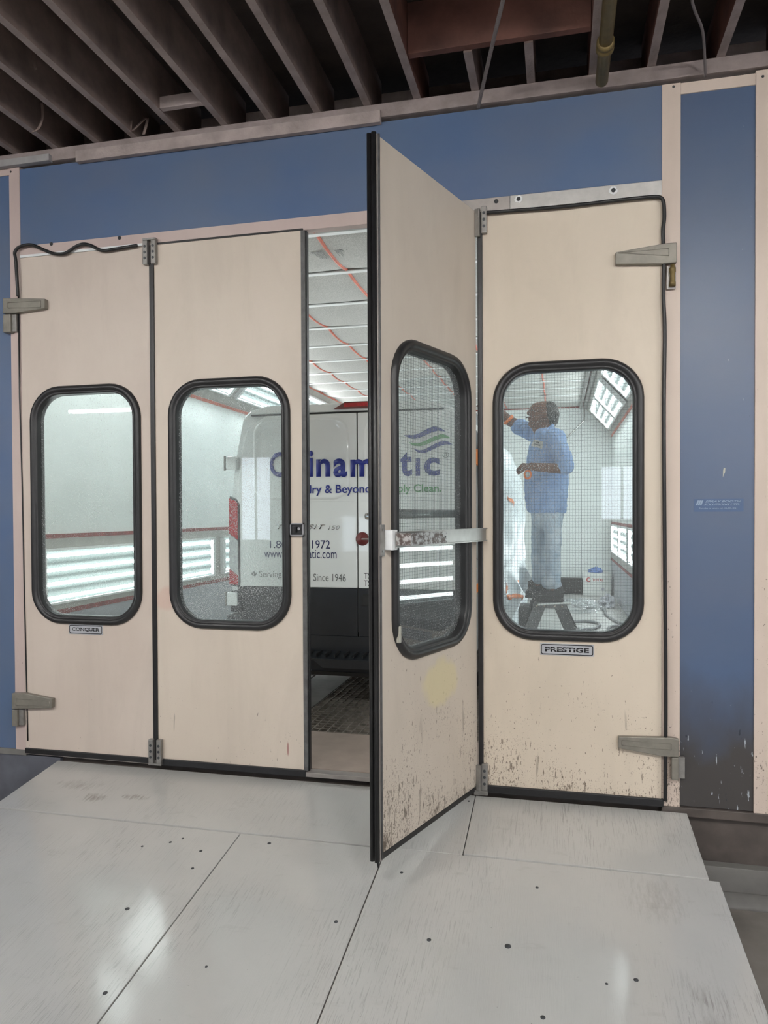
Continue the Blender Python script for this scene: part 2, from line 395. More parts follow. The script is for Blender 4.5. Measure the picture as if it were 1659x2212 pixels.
def glass(name, tint, dust, lo=.0):
    m = bpy.data.materials.new(name); m.use_nodes = True; t = m.node_tree; n = t.nodes; L = t.links.new
    n.remove(n['Principled BSDF']); out = n['Material Output']
    tr = n.new('ShaderNodeBsdfTransparent'); tr.inputs[0].default_value = (*tint, 1)
    gl = n.new('ShaderNodeBsdfGlossy'); gl.inputs['Roughness'].default_value = .01
    lw = n.new('ShaderNodeLayerWeight'); pw = n.new('ShaderNodeMath'); pw.operation = 'POWER'; pw.inputs[1].default_value = 5; L(lw.outputs['Facing'], pw.inputs[0])
    fr = n.new('ShaderNodeMath'); fr.operation = 'MULTIPLY_ADD'; fr.inputs[1].default_value = .9; fr.inputs[2].default_value = .035; L(pw.outputs[0], fr.inputs[0])
    mx = n.new('ShaderNodeMixShader'); L(fr.outputs[0], mx.inputs[0]); L(tr.outputs[0], mx.inputs[1]); L(gl.outputs[0], mx.inputs[2])
    tc = n.new('ShaderNodeTexCoord'); df = n.new('ShaderNodeBsdfDiffuse'); df.inputs[0].default_value = (.78, .80, .80, 1)
    a = n.new('ShaderNodeTexNoise'); a.inputs['Scale'].default_value = 190; a.inputs['Detail'].default_value = 1; L(tc.outputs['Object'], a.inputs[0])
    b = n.new('ShaderNodeTexNoise'); b.inputs['Scale'].default_value = 2.2; b.inputs['Detail'].default_value = 3; L(tc.outputs['Object'], b.inputs[0])
    ad = n.new('ShaderNodeMath'); ad.operation = 'MULTIPLY_ADD'; L(b.outputs[0], ad.inputs[0]); ad.inputs[1].default_value = .28; L(a.outputs[0], ad.inputs[2])
    r = n.new('ShaderNodeValToRGB'); e = r.color_ramp.elements; e[0].position = .86-.06*dust; e[0].color = (lo, lo, lo, 1); e[1].position = .90-.06*dust; e[1].color = (.5, .5, .5, 1)
    L(ad.outputs[0], r.inputs[0])
    m2 = n.new('ShaderNodeMixShader'); L(r.outputs[0], m2.inputs[0]); L(mx.outputs[0], m2.inputs[1]); L(df.outputs[0], m2.inputs[2]); L(m2.outputs[0], out.inputs[0]); return m
M['glass'] = glass('glass', (.93, .97, .96), 1.0, .05)
M['glass_dusty'] = glass('glass_dusty', (.90, .95, .95), 1.7, .06)
M['glass_wired'] = glass('glass_wired', (.92, .96, .96), .8, .05)
def bag():
    m = glass('clear_film', (.85, .87, .88), 2.0, .15); return m
M['bag'] = bag()

# ================================================================== STRUCTURE: booth front
ZT = 3.35
def st(name, mat, a, b, bev=0, label=None, parent=None):
    return struct(box(name, M[mat], a, b, bev=bev, parent=parent), label)
st('wall_front', 'blue', (-3.575, 0, 3.40), (.562, .05, 3.955), label='long blue steel panel above the four door leaves')
st('wall_front', 'blue', (-5.6, .004, -.012), (-3.645, .05, 3.925), label='blue steel panel left of the leftmost door leaf')
st('wall_front', 'blue_grimy', (.652, .004, -.03), (1.038, .05, 3.90), label='blue steel panel right of the door with the PRESTIGE plate, grimy at its foot')
st('wall_front', 'blue', (1.16, .004, -.03), (3.0, .05, 3.95), label='blue steel panel at the far right of the booth front')
st('trim_1', 'frame_left', (-3.648, -.006, -.02), (-3.565, .05, 3.975), .003, 'pinkish cream post left of the leftmost door leaf')
st('trim_2', 'frame', (.557, -.006, -.045), (.655, .05, 3.955), .003, 'cream post between the rightmost door leaf and the blue panel')
st('trim_3', 'frame', (1.032, -.006, -.05), (1.165, .05, 3.965), .003, 'cream post at the right edge of the photo')
st('trim_4', 'frame', (.655, -.004, 3.892), (1.032, .05, 3.952), .002, 'cream rail above the right blue panel')
st('trim_5', 'frame_left', (-5.6, -.004, 3.925), (-3.648, .05, 3.975), .002, 'pale rail above the left blue panel')
st('trim_6', 'frame_left', (-3.565, -.010, 3.352), (-1.02, .05, 3.432), .002, 'pinkish header rail above the left pair of leaves')
st('trim_7', 'alu_dull', (-1.02, -.010, 3.352), (-.27, .05, 3.432), .002, 'grey metal header rail above the open leaf')
st('trim_8', 'alu', (-.268, -.012, 3.352), (.557, .05, 3.432), .002, 'bare metal header rail above the rightmost leaf')
st('trim_9', 'alu_dull', (-3.56, -.02, -.035), (.56, .07, -.006), .003, 'worn metal threshold under the doors')
st('trim_10', 'concrete', (-5.6, -.01, -.05), (-3.56, .05, -.012), label='grey sill rail under the left blue panel')
st('trim_11', 'base_dark', (.56, -.014, -.085), (3.0, .05, -.035), .004, 'rusty brown sill rail under the right blue panel')
struct(box('wall_base', M['base_left'], (-5.6, .0, -.52), (-3.3, .10, -.05)), 'bluish grey booth plinth left of the ramp')
struct(box('wall_base', M['base_dark'], (-3.3, .03, -.52), (3.0, .10, -.036)), 'dark brown booth plinth right of the ramp')
struct(box('trim_12', M['concrete'], (.60, -.035, -.475), (3.0, .03, -.335), bev=.004), 'pale concrete strip at the foot of the plinth')
mb = MB()
mb.grid(lambda u, v: Vector((.60+2.4*u, -.03-.10*v+.02*math.sin(u*9)*v, -.47-.045*v**2-.012*v*math.sin(u*7+1))), 40, 6)
o = mb.build('trim_13', M['concrete']); sd = o.modifiers.new('t', 'SOLIDIFY'); sd.thickness = .006
struct(o, 'curled strip of flashing lying on the floor at the foot of the booth')

# hall around the camera
struct(box('floor', M['hall_floor'], (-11, -13, -.60), (8, .03, -.52)), 'worn concrete hall floor right of the ramp')
struct(box('wall_hall_left', M['dull_white'], (-11.1, -13, -.52), (-11, 3, 4.6)))
struct(box('wall_hall_right', M['dull_white'], (8, -13, -.52), (8.1, 3, 4.6)))
wins = [(-10.7, -9.6, 1.7, 2.9), (-7.9, -7.0, .9, 3.1), (-6.0, -5.1, .5, 1.6), (.9, 1.9, 1.4, 2.7), (4.6, 7.2, .9, 3.1)]
mb = MB(); xs = [-11]+[v for q in wins for v in q[:2]]+[8]
for k in range(0, len(xs), 2): mb.box((xs[k], -13.1, -.52), (xs[k+1], -13, 4.6))
for q in wins: mb.box((q[0], -13.1, -.52), (q[1], -13, q[2])); mb.box((q[0], -13.1, q[3]), (q[1], -13, 4.6))
struct(mb.build('wall_hall_back', M['dull_white']))
for k, q in enumerate(wins):
    fr = MB(); 
    for a, b in (((q[0], q[2]), (q[1], q[2]+.06)), ((q[0], q[3]-.06), (q[1], q[3])), ((q[0], q[2]), (q[0]+.06, q[3])), ((q[1]-.06, q[2]), (q[1], q[3])), (((q[0]+q[1])/2-.025, q[2]), ((q[0]+q[1])/2+.025, q[3]))):
        fr.box((a[0], -13.06, a[1]), (b[0], -12.98, b[1]))
    f = struct(fr.build('window_%d' % (k+1), M['dull_white']), 'daylit hall window behind the photographer')
    box('pane', M['daylight'], (q[0]+.05, -13.04, q[2]+.05), (q[1]-.05, -13.03, q[3]-.05), parent=f)

# roof over the hall: deck, ledger, blocking
struct(box('ceiling_hall', M['deck'], (-11, -13, 4.34), (8, 1.6, 4.40)), 'dark board deck above the joists')
struct(box('trim_14', M['wood_ledger'], (-3.10, -.045, 3.935), (-1.03, -.006, 4.008), bev=.004), 'rough painted ledger board under the joists at left')
struct(box('trim_15', M['wood_paint'], (-6.5, -.02, 3.975), (3.0, .26, 4.055), bev=.003), 'painted wall plate that carries the joists')
struct(box('trim_16', M['wood_paint'], (-6.5, .26, 4.02), (3.0, .30, 4.275), bev=.003), 'grey painted board behind the joist ends')
struct(box('trim_17', M['dull_white'], (-6.5, -.05, 3.965), (-3.30, -.01, 4.01), bev=.003), 'white painted strip above the left blue panel')
JX = [(-4.22, 0), (-3.90, 0), (-3.58, 0), (-3.27, 0), (-2.955, 0), (-2.68, 0), (-2.37, 0), (-2.045, 0), (-1.74, 0), (-1.43, 0), (-1.115, 0), (-.81, 1), (-.468, 2), (-.15, 2), (.19, 1), (.50, 1), (.853, 1), (1.17, 1)]
JL = ['at the far left edge of the photo', 'second from the left edge of the photo', 'third from the left edge of the photo', 'above the left blue panel',
      'with a curled metal strap beside it, above the wavy loose gasket', 'ending above the left door leaf', 'carrying the left end of the short wooden block', 'carrying the right end of the short wooden block',
      'right of the short wooden block', 'above the gap of the doorway', 'with a black cable stapled along it', 'with bare red-brown side, carrying the left end of the red-brown header',
      'short, ending at the header, left of the sloping flexible conduit', 'short, ending at the header, right of the sloping flexible conduit', 'directly left of the brass-coloured pipe', 'right of the brass-coloured pipe',
      'near the grey hanging cable at the right', 'at the right edge of the photo']
def joist(x, mode, lab):
    y0 = -.385 if mode == 2 else -6.0
    mb = MB(); z0, z1, wd = 4.055, 4.34, .045
    v = [mb.b.verts.new(q) for q in ((0, y0, z0), (wd, y0, z0), (wd, .26, z0), (0, .26, z0), (0, y0, z1), (wd, y0, z1), (wd, .26, z1), (0, .26, z1))]
    for q, m in (((0,3,2,1), 0), ((4,5,6,7), 0), ((0,1,5,4), 1), ((1,2,6,5), 1), ((2,3,7,6), 1), ((3,0,4,7), 1)):
        f = mb.b.faces.new([v[i] for i in q]); f.material_index = m
    o = mb.build('ceiling_joist', [M['wood_paint'], M['wood_red'] if mode == 1 else M['wood_side']]); o.location = (x-.022, 0, 0)
    tag(o, 'painted ceiling joist '+lab, 'joist', 'joists over the hall')
for (x, m), l in zip(JX, JL): joist(x, m, l)
tag(box('header_beam', M['wood_red'], (-.785, -.43, 4.065), (.165, -.385, 4.338), bev=.003), 'red-brown wooden header board between two joists above the open leaf', 'beam')
tag(box('wood_block', M['wood_ledger'], (-2.346, -.28, 4.06), (-2.067, -.24, 4.13), bev=.003), 'short pale wooden block nailed between two joists at upper left', 'block')
# pipe, conduit, cables, straps
pr = thing('gas_pipe', 'brass-coloured pipe running under the roof at upper right', 'pipe', (.237, -.05, 4.0))
MB().cyl((.237, -6.5, 4.0), (.237, -.04, 4.0), .034, 20).build('pipe', M['brass'], pr, True)
MB().lathe([(.034, 0), (.045, .004), (.046, .03), (.040, .034), (.040, .045), (.046, .049), (.045, .075), (.034, .08)], (.237, -.40, 4.0), (0, 1, 0), 12).build('coupling', M['brass'], pr, True)
a = P(1088, -4, 1, -.80); b = P(1033, 232, 1, -.02)
n = 260; pts = [a.lerp(b, i/n) for i in range(n+1)]; pts = [Vector((a.x, a.y, a.z+(4.338-a.z)*(1-i/24))) for i in range(24)]+pts; n = len(pts)-1
mb = MB(); mb.tube([p+Vector((0, 0, .01*math.sin(i/n*3))) for i, p in enumerate(pts)], lambda t: .0095+.0018*math.cos(t*n*PI*.5), 8)
tag(mb.build('flexible_conduit', M['cable']), 'armoured flexible conduit sloping down to the booth top above the open leaf', 'conduit')
tag(MB().tube(spline([Vector((P(1494, -20, 1, -.6).x, -.62, 4.34)), P(1494, -20, 1, -.6), P(1500, 20, 1, -.5), P(1516, 60, 1, -.35), P(1521, 100, 1, -.2), P(1524, 165, 1, -.03)]), .007).build('hanging_cable', M['cable']), 'grey cable hanging from the deck at upper right', 'cable')
tag(MB().tube(spline([P(690, -20, 2, 4.2), P(715, 40, 2, 4.2), P(735, 90, 2, 4.19), P(765, 140, 2, 4.17), P(790, 190, 2, 4.15)]), .009).build('black_cable', M['rubber']), 'black cable running along a joist above the doorway', 'cable')
def strap(pts, lab):
    mb = MB(); pts = spline(pts); prev = None
    for p in pts:
        r = [mb.b.verts.new(p+Vector((s*.010, 0, 0))) for s in (-1, 1)]
        if prev: mb._f([prev[0], prev[1], r[1], r[0]], True)
        prev = r
    o = mb.build('metal_strap', M['wood_side']); s = o.modifiers.new('t', 'SOLIDIFY'); s.thickness = .003
    tag(o, lab, 'strap', 'loose strapping under the joists')
strap([P(77, 0, 1, -.75), P(74, 50, 1, -.75), P(72, 110, 1, -.75), P(77, 150, 1, -.75)], 'thin metal strap hanging straight down at the upper left corner')
strap([P(90, 222, 1, -.3), P(92, 250, 1, -.3), P(84, 275, 1, -.3), P(70, 285, 1, -.3)], 'curled metal strap hanging beside a joist at the left')
strap([Vector((-2.652, -.1, 4.12)), Vector((-2.650, -.1, 4.05)), P(317, 255, 1, -.1), P(310, 290, 1, -.1)], 'short metal strap hanging below the pale wooden block')

# ================================================================== DOOR LEAVES
def leaf(name, root, x0, x1, mat, wc, glassmat, wires, edge_mat='rubber'):
    T = .05; cz = 1.668; a, b, r = .378, .76, .185
    mb = MB(); outer = [(x0, .004), (x1, .004), (x1, ZT), (x0, ZT)]; inner = rrect(wc, cz, a, b, r)
    for y in (0, T):
        vo = [mb.b.verts.new((p[0], y, p[1])) for p in outer]; vi = [mb.b.verts.new((p[0], y, p[1])) for p in inner]
        eds = [mb.b.edges.new((q[i], q[(i+1) % len(q)])) for q in (vo, vi) for i in range(len(q))]
        bmesh.ops.triangle_fill(mb.b, use_beauty=True, use_dissolve=False, edges=eds)
        if y == 0: A, B = vo, vi
        else:
            for P0, P1 in ((A, vo), (B, vi)):
                for i in range(len(P0)): mb._f([P0[i], P0[(i+1) % len(P0)], P1[(i+1) % len(P0)], P1[i]])
    mb.build('panel', M[mat], root)
    for side in (-1, 1):
        mb = MB(); rs = []
        prof = [(.040, 0), (.040, .010), (.030, .024), (.014, .027), (.002, .020), (-.002, .012), (-.008, .016), (-.016, .012), (-.018, .0), (-.018, -.028)]
        for off, h in prof:
            y = -h if side < 0 else T+h
            rs.append([mb.b.verts.new((p[0], y, p[1])) for p in rrect(wc, cz, a+off, b+off, r+off, 8)])
        mb.skin(rs, cap=False)
        mb.build('window_gasket', M['gasket'], root)
    mb = MB(); q = rrect(wc, cz, a-.005, b-.005, r-.005); mb.prism([(p[0], .022, p[1]) for p in q], (0, .005, 0)); 
    mb.build('window_pane', M[glassmat], root)
    if wires:
        mb = MB(); s = .0165; k = -int(a/s)
        def lim(d, A, B):
            d = abs(d)
            return B if d < A-r else B-r+math.sqrt(max(0, r*r-(d-(A-r))**2))
        nx = int(a/s); nz = int(b/s); wr = .00055
        for i in range(-nx, nx+1):
            L = lim(i*s, a, b)-.004; mb.box((wc+i*s-wr, .0302, cz-L), (wc+i*s+wr, .0313, cz+L))
        for j in range(-nz, nz+1):
            L = lim(j*s, b, a)-.004; mb.box((wc-L, .0302, cz+j*s-wr), (wc+L, .0313, cz+j*s+wr))
        mb.build('wire_mesh', M['wire'], root)
    return root
def door(n, loc, rot, lab):
    o = thing('door_%d' % n, lab, None, loc, (0, 0, rot)); o['kind'] = 'structure'; return o
D1 = door(1, (-3.56, -.012, 0), 0, 'leftmost beige folding door leaf with the CONQUER plate')
leaf('d1', D1, 0, .975, 'door_pink', .4865, 'glass', False)
D2 = door(2, (-2.55, -.012, 0), 0, 'closed beige leaf with the square latch, left of the gap')
leaf('d2', D2, 0, 1.005, 'door_cream', .5125, 'glass_dusty', False)
TH3 = math.radians(70.5)
D3 = door(3, (-.462, -.022, 0), TH3, 'stained beige leaf swung open towards the photographer, metal bar across its window')
leaf('d3', D3, -1.035, -.012, 'door_open', -.525, 'glass_wired', True)
D4 = door(4, (.557, -.012, 0), 0, 'rightmost beige leaf with the PRESTIGE plate, worker seen through its window')
leaf('d4', D4, -.985, 0, 'door_right', -.51, 'glass_wired', True)

# seals
def seal(name, door_, a, b, mat='rubber', bev=.003): return box(name, M[mat], a, b, parent=door_, bev=bev)
seal('edge_seal', D1, (.975, -.006, .0), (.990, .05, 3.35)); seal('bottom_seal', D1, (0, -.012, -.03), (.985, .045, .006), bev=.004)
seal('edge_seal', D2, (-.022, -.010, .0), (0, .05, 3.35)); seal('bottom_seal', D2, (0, -.014, -.035), (1.02, .045, .006), bev=.004)
seal('edge_channel', D2, (1.005, -.004, .0), (1.032, .055, 3.35), 'strip', .002)
seal('top_seal', D2, (.0, -.006, 3.35), (1.02, .04, 3.362))
seal('edge_seal', D2, (1.032, .01, .0), (1.040, .045, 3.35))
seal('edge_channel', D3, (-1.052, -.002, -.03), (-1.035, .052, 3.355), 'alu_dull', .002)
mb = MB(); mb.tube([(-1.06, .012, -.03), (-1.06, .012, 3.36)], .012, 10); mb.tube([(-1.06, .038, -.03), (-1.06, .038, 3.36)], .011, 10); mb.build('edge_seal', M['rubber'], D3)
mb = MB(); mb.tube([(-1.042, -.004, -.02), (-1.042, -.004, 3.355)], .006, 8); mb.build('edge_seal', M['strip'], D3)
seal('bottom_seal', D3, (-1.05, .004, -.032), (-.03, .046, .004), bev=.006)
MB().tube([(-1.03, .03, -.02), (-1.025, .03, -.06), (-1.02, .03, -.075)], .006, 6).build('torn_seal', M['rubber'], D3)
seal('edge_seal', D3, (-.012, .006, .02), (-.002, .046, 3.34), 'alu')
seal('edge_seal', D4, (-1.014, -.022, -.01), (-.985, .05, 3.35), bev=.006); seal('bottom_seal', D4, (-1.0, -.014, -.038), (.012, .045, .006), bev=.005)
MB().tube(spline([P(-2+q[0], q[1], 1, -.036) for q in ((41, 640), (38, 590), (36, 560), (34, 545), (45, 533), (70, 529), (100, 541), (120, 548), (143, 547), (165, 533), (182, 527), (200, 531), (222, 541), (250, 538), (298, 530))]), .0105, 8).build('loose_weatherstrip', M['rubber'], D1, True, 'wavy black rubber strip hanging loose over the top corner')
MB().tube([P(q[0]-2, q[1], 1, -.016) for q in ((62, 1600), (60, 1500), (55, 1300), (50, 1050), (44, 850), (42, 640))], .0045, 6).build('side_seal', M['rubber'], D1, True)
box('seal_channel', M['white_metal'], (.0, -.004, 3.352), (.93, .03, 3.368), D1)
MB().tube(spline([P(*q, 1, -.034) for q in ((1042, 460), (1120, 454), (1220, 446), (1330, 433), (1400, 426), (1424, 426), (1433, 436), (1435, 470), (1432, 500), (1434, 560), (1433, 640), (1436, 720), (1434, 900), (1436, 1200), (1438, 1500), (1437, 1730))]), .0105, 8).build('weatherstrip', M['rubber'], D4, True)

# plates and decals
def plate(parent, x0, x1, z0, z1, s, root):
    g = thing
    y = -.002
    p = box('name_plate', M['plate'], (x0-.004, y-.0015, z0-.004), (x1+.004, y+.003, z1+.004), parent=parent)
    q0 = rrect((x0+x1)/2, (z0+z1)/2, (x1-x0)/2, (z1-z0)/2, .012, 4); q1 = rrect((x0+x1)/2, (z0+z1)/2, (x1-x0)/2-.005, (z1-z0)/2-.005, .008, 4)
    mb = MB(); A = [mb.b.verts.new((u, y-.0022, v)) for u, v in q0]; B = [mb.b.verts.new((u, y-.0022, v)) for u, v in q1]
    for i in range(len(A)): mb._f([A[i], A[(i+1) % len(A)], B[(i+1) % len(A)], B[i]])
    o = mb.build('border', M['black_text'], p)
    h = (z1-z0)*.46; w_ = (x1-x0)*.84
    text('lettering', s, M['black_text'], (x0+(x1-x0)*.08, y-.002, z0+(z1-z0)*.27), (1, 0, 0), (0, 0, 1), w_, h, p, bold=.035, world=False)
    box('letter_slit', M['plate'], (x0+(x1-x0)*.07, y-.0032, z0+(z1-z0)*.53), (x0+(x1-x0)*.93, y-.0018, z0+(z1-z0)*.56), p)
plate(D1, .353, .603, .805, .862, 'CONQUER', None)
plate(D4, -.655, -.365, .788, .848, 'PRESTiGE', None)
# note residue on the open leaf stays in its paint; chipped gasket
MB().box((-.92, -.03, .98), (-.90, -.012, 1.06), .004).build('torn_gasket', M['chip'], D3)

dc = thing('booth_decal', 'small pale SPRAY BOOTH SOLUTIONS LTD. decal on the right blue panel', 'decal', (.75, .003, 1.50))
a = P(1499, 1078, 1, .003); b = P(1606, 1105, 1, .003)
box('backing', M['decal_dark'], (a.x, .0022, b.z), (b.x, .004, a.z), dc, world=True)
def on_wall(nm, s, x0, x1, y0, y1, mat, parent, y=.0022, **k):
    A = P(x0, y1, 1, y); B = P(x1, y0, 1, y)
    return text(nm, s, M[mat], A, (1, 0, 0), (0, 0, 1), B.x-A.x, B.z-A.z, parent, **k)
on_wall('lettering', 'SPRAY BOOTH', 1523, 1601, 1080.5, 1085.5, 'decal', dc, shear=.4, bold=.03, ext=.0004)
on_wall('lettering', 'SOLUTIONS LTD.', 1520, 1598, 1087, 1092, 'decal', dc, shear=.4, bold=.03, ext=.0004)
on_wall('lettering', 'For sales or service call 416-985-9041', 1511, 1592, 1096, 1100, 'decal', dc, bold=.01, ext=.0004)
mb = MB()
for k in range(3):
    x = P(1503+k*4.4, 1090, 1, .002).x; z0 = P(1500, 1091.5, 1, .002).z; z1 = P(1500, 1081, 1, .002).z
    mb.prism([(x, .0022, z0), (x+.0085, .0022, z0), (x+.018, .0022, z1), (x+.0095, .0022, z1)], (0, -.0004, 0))
mb.build('logo_bars', M['decal'], dc, True)

# corner hinges (pairs of drilled plates)
def pivot(door_, x, z, up, w=.034, two=True):
    h = thing
    s = 1 if up else -1
    for k, xx in enumerate((x-.046, x+.012) if two else (x,)):
        p = MB().box((xx, -.034, min(z, z-s*.155)), (xx+w, -.001, max(z, z-s*.155)), .005).build('pivot_plate', M['zinc'], door_)
        for j in range(3):
            zz = z-s*(.04+.038*j)
            MB().cyl((xx+w/2, -.030, zz), (xx+w/2, -.0365, zz), .0085, 10).build('bolt', M['screw'], p)
    if two: MB().box((x-.046, -.034, min(z, z+s*.012)), (x+.046, -.001, max(z, z+s*.012)), .003).build('pivot_bridge', M['zinc'], door_)
pivot(D2, -.018, 3.375, True); pivot(D2, -.010, -.02, False)
pivot(D4, -.990, 3.375, True, .032, False); pivot(D4, -.995, -.02, False, .034, False)
MB().box((-.03, -.03, 3.20), (-.008, -.001, 3.36), .004).build('pivot_plate', M['zinc'], D3)
MB().box((-.03, -.03, -.02), (-.008, -.001, .13), .004).build('pivot_plate', M['zinc'], D3)
MB().box((-1.04, -.03, -.05), (-.96, .0, -.022), .003).build('pivot_shoe', M['zinc'], D4)

# long hinge arms
def hinge(door_, pts, groove, brk, lab=None, knuckle=None):
    """pts: outline of the arm in photo pixels on the door plane"""
    Q = [P(*q, 1, -.012) for q in pts]; c = sum(Q, Vector())/len(Q)
    Q = [wm(door_).inverted() @ q for q in Q]
    mb = MB(); mb.prism([(q.x, -.001, q.z) for q in Q], (0, -.034, 0))
    o = mb.build('hinge_arm', M['hinge'], door_); bv = o.modifiers.new('b', 'BEVEL'); bv.width = .004; bv.segments = 2
    G = [wm(door_).inverted() @ P(*q, 1, -.012) for q in groove]
    mb = MB(); gx = [(q.x, q.z) for q in G]
    for i in range(len(gx)):
        (x0, z0), (x1, z1) = gx[i], gx[(i+1) % len(gx)]
        mb.tube([(x0, -.0355, z0), (x1, -.0355, z1)], .0022, 6)
    mb.build('arm_rib', M['hinge'], o)
    if brk:
        A = wm(door_).inverted() @ P(brk[0], brk[3], 1, -.012); B = wm(door_).inverted() @ P(brk[2], brk[1], 1, -.012)
        MB().box((A.x, -.036, A.z), (B.x, .012, B.z), .004).build('hinge_bracket', M['hinge'], door_)
        k = (brk[2]-brk[0])
        MB().box((B.x, -.020, A.z+.006), (B.x+.035, .010, B.z), .003).build('hinge_pin_block', M['zinc'], door_)
    return o
hinge(D1, [(14, 647), (104, 648), (104, 669), (40, 679), (14, 680)], [(25, 657), (96, 653), (96, 667), (25, 669)], (15, 681, 30, 721))
hinge(D1, [(33, 1495), (60, 1495), (120, 1507), (119, 1527), (33, 1529)], [(42, 1507), (114, 1512), (114, 1522), (42, 1521)], (34, 1531, 45, 1566))
hinge(D4, [(1329, 549), (1436, 530), (1460, 528), (1460, 571), (1430, 574), (1329, 575)], [(1335, 551), (1443, 541), (1443, 557), (1335, 551)], None)
hinge(D4, [(1335, 1588), (1450, 1590), (1465, 1594), (1465, 1632), (1430, 1630), (1335, 1612)], [(1342, 1595), (1448, 1603), (1448, 1616), (1342, 1606)], (1449, 1633, 1464, 1680))
k0 = wm(D4).inverted() @ P(1450, 575, 1, -.012); k1 = wm(D4).inverted() @ P(1450, 626, 1, -.012)
kb = MB().box((k1.x-.026, -.012, k1.z), (k0.x+.022, -.001, k0.z), .004).build('hinge_bracket', M['zinc'], D4)
MB().lathe([(.0, 0), (.016, .0), (.017, .02), (.014, .03), (.014, .075), (.017, .078), (.017, .10), (.012, .105), (.012, .12)], (k0.x+.003, -.026, k0.z-.118), (0, 0, 1), 14).build('hinge_pin', M['brass'], kb)
for dx, dz in ((-.010, -.055), (.014, -.055), (.0, -.112)): MB().cyl((k0.x+dx, -.012, k0.z+dz), (k0.x+dx, -.017, k0.z+dz), .006, 10).build('screw', M['alu'], kb)

# latch on leaf 2
A = wm(D2).inverted() @ P(629, 1158, 1, -.012); B = wm(D2).inverted() @ P(658, 1130, 1, -.012)
lt = MB().box((A.x, -.006, A.z), (B.x, -.001, B.z), .002).build('latch_plate', M['chrome'], D2)
mb = MB()
for a, b in (((A.x, A.z), (B.x, A.z+.008)), ((A.x, B.z-.008), (B.x, B.z)), ((A.x, A.z), (A.x+.007, B.z)), ((B.x-.007, A.z), (B.x, B.z))): mb.box((a[0], -.022, a[1]), (b[0], -.004, b[1]))
mb.build('latch_rim', M['steel'], lt)
cx, cz = (A.x+B.x)/2, (A.z+B.z)/2
mb = MB(); mb.box((A.x+.006, -.012, A.z+.007), (B.x-.006, -.0061, B.z-.007)); mb.box((cx-.022, -.026, cz-.018), (cx-.012, -.010, cz+.018), .002); mb.box((cx-.008, -.026, cz-.018), (cx, -.010, cz+.018), .002)
mb.build('latch_catch', M['rubber'], lt)
MB().lathe([(0.0001, 0), (.006, .0), (.008, .004), (.009, .008)], (cx+.014, -.014, cz+.006), (0, -1, 0), 12).build('key_cylinder', M['steel'], lt)

# pull bar and lever on leaf 3
br = MB().box((-.985, -.052, 1.440), (.012, -.046, 1.516), .002).build('pull_bar', M['alu'], D3)
mb = MB(); mb.box((-.985, -.060, 1.440), (.012, -.052, 1.446)); mb.box((-.985, -.060, 1.510), (.012, -.052, 1.516)); mb.build('bar_lip', M['alu'], br)
MB().box((-1.01, -.05, 1.43), (-.965, -.001, 1.525), .003).build('bar_bracket', M['white_metal'], D3)
MB().box((-.03, -.05, 1.44), (.008, -.001, 1.516), .003).build('bar_bracket', M['alu_dull'], D3)
mb = MB(); mb.prism([(-.995, -.060, 1.452), (-.995, -.115, 1.452), (-.975, -.128, 1.452), (-.60, -.120, 1.452), (-.60, -.108, 1.452), (-.96, -.112, 1.452), (-.978, -.100, 1.452), (-.978, -.060, 1.452)], (0, 0, .058)); mb.build('lever_handle', M['scuffed'], D3)
MB().cyl((-.62, -.121, 1.482), (-.62, -.123, 1.482), .004, 8).build('lever_hole', M['dark'], D3)
MB().box((-1.048, -.010, 1.40), (-1.012, .0, 1.55), .003).build('strike_plate', M['zinc'], D3)
mb = MB()
for z in (1.425, 1.525): mb.cyl((-1.03, -.010, z), (-1.03, -.013, z), .006, 10)
mb.build('strike_screws', M['steel'], D3)
MB().tube([(-.99, .075, 1.60), (-.05, .075, 1.60)], .024, 14).build('push_bar', M['steel'], D3)
for x in (-.97, -.07): MB().box((x-.03, .05, 1.57), (x+.03, .09, 1.63), .005).build('push_bar_mount', M['zinc'], D3)
MB().box((-.97, .055, 1.49), (-.80, .10, 1.535), .015).build('inside_grip', M['ladder'], D3)

# bolts on header rails and posts
def bolt(x, y, yy, lab, r=.012, splash=False):
    p = P(x, y, 1, yy); t = thing('header_bolt', lab, 'bolt', (p.x, yy, p.z), group='bolts in the header rail')
    MB().lathe([(.0001, .010), (r*.55, .010), (r*.62, .004), (r*.62, .003), (r*1.0, .003), (r*1.05, 0)], (0, 0, 0), (0, -1, 0), 8).build('bolt_head', M['screw'], t)
    if splash:
        mb = MB(); q = [(math.cos(a*PI/8)*r*random.uniform(1.4, 2.3), 0.0005, math.sin(a*PI/8)*r*random.uniform(1.4, 2.3)) for a in range(16)]; mb.prism(q, (0, -.001, 0)); mb.build('bare_patch', M['white_metal'], t)
bolt(111, 527, -.011, 'bolt in the header rail above the wavy loose gasket')
bolt(258, 514, -.011, 'bolt in the header rail left of the hinge between the two left leaves')
bolt(1072, 435, -.011, 'bolt in the header rail just right of the open leaf')
bolt(1120, 430, -.013, 'bolt in the header rail ringed by chipped bare metal', splash=True)
bolt(1325, 411, -.013, 'bolt in the bare metal header rail above the PRESTIGE leaf', splash=True)
def screw(x, y, lab):
    p = P(x, y, 1, -.006); tag(MB().lathe([(.0001, .003), (.005, .003), (.0075, .0)], (p.x, -.006, p.z), (0, -1, 0), 10).build('frame_screw', M['screw']), lab, 'screw', 'screws in the cream posts')
screw(1455, 187, 'screw at the top of the cream post right of the doors'); screw(1648, 165, 'screw at the top of the cream post at the right edge'); screw(23, 371, 'screw at the top of the pinkish post at the left')
a = P(1562, 1020, 1, .0035)
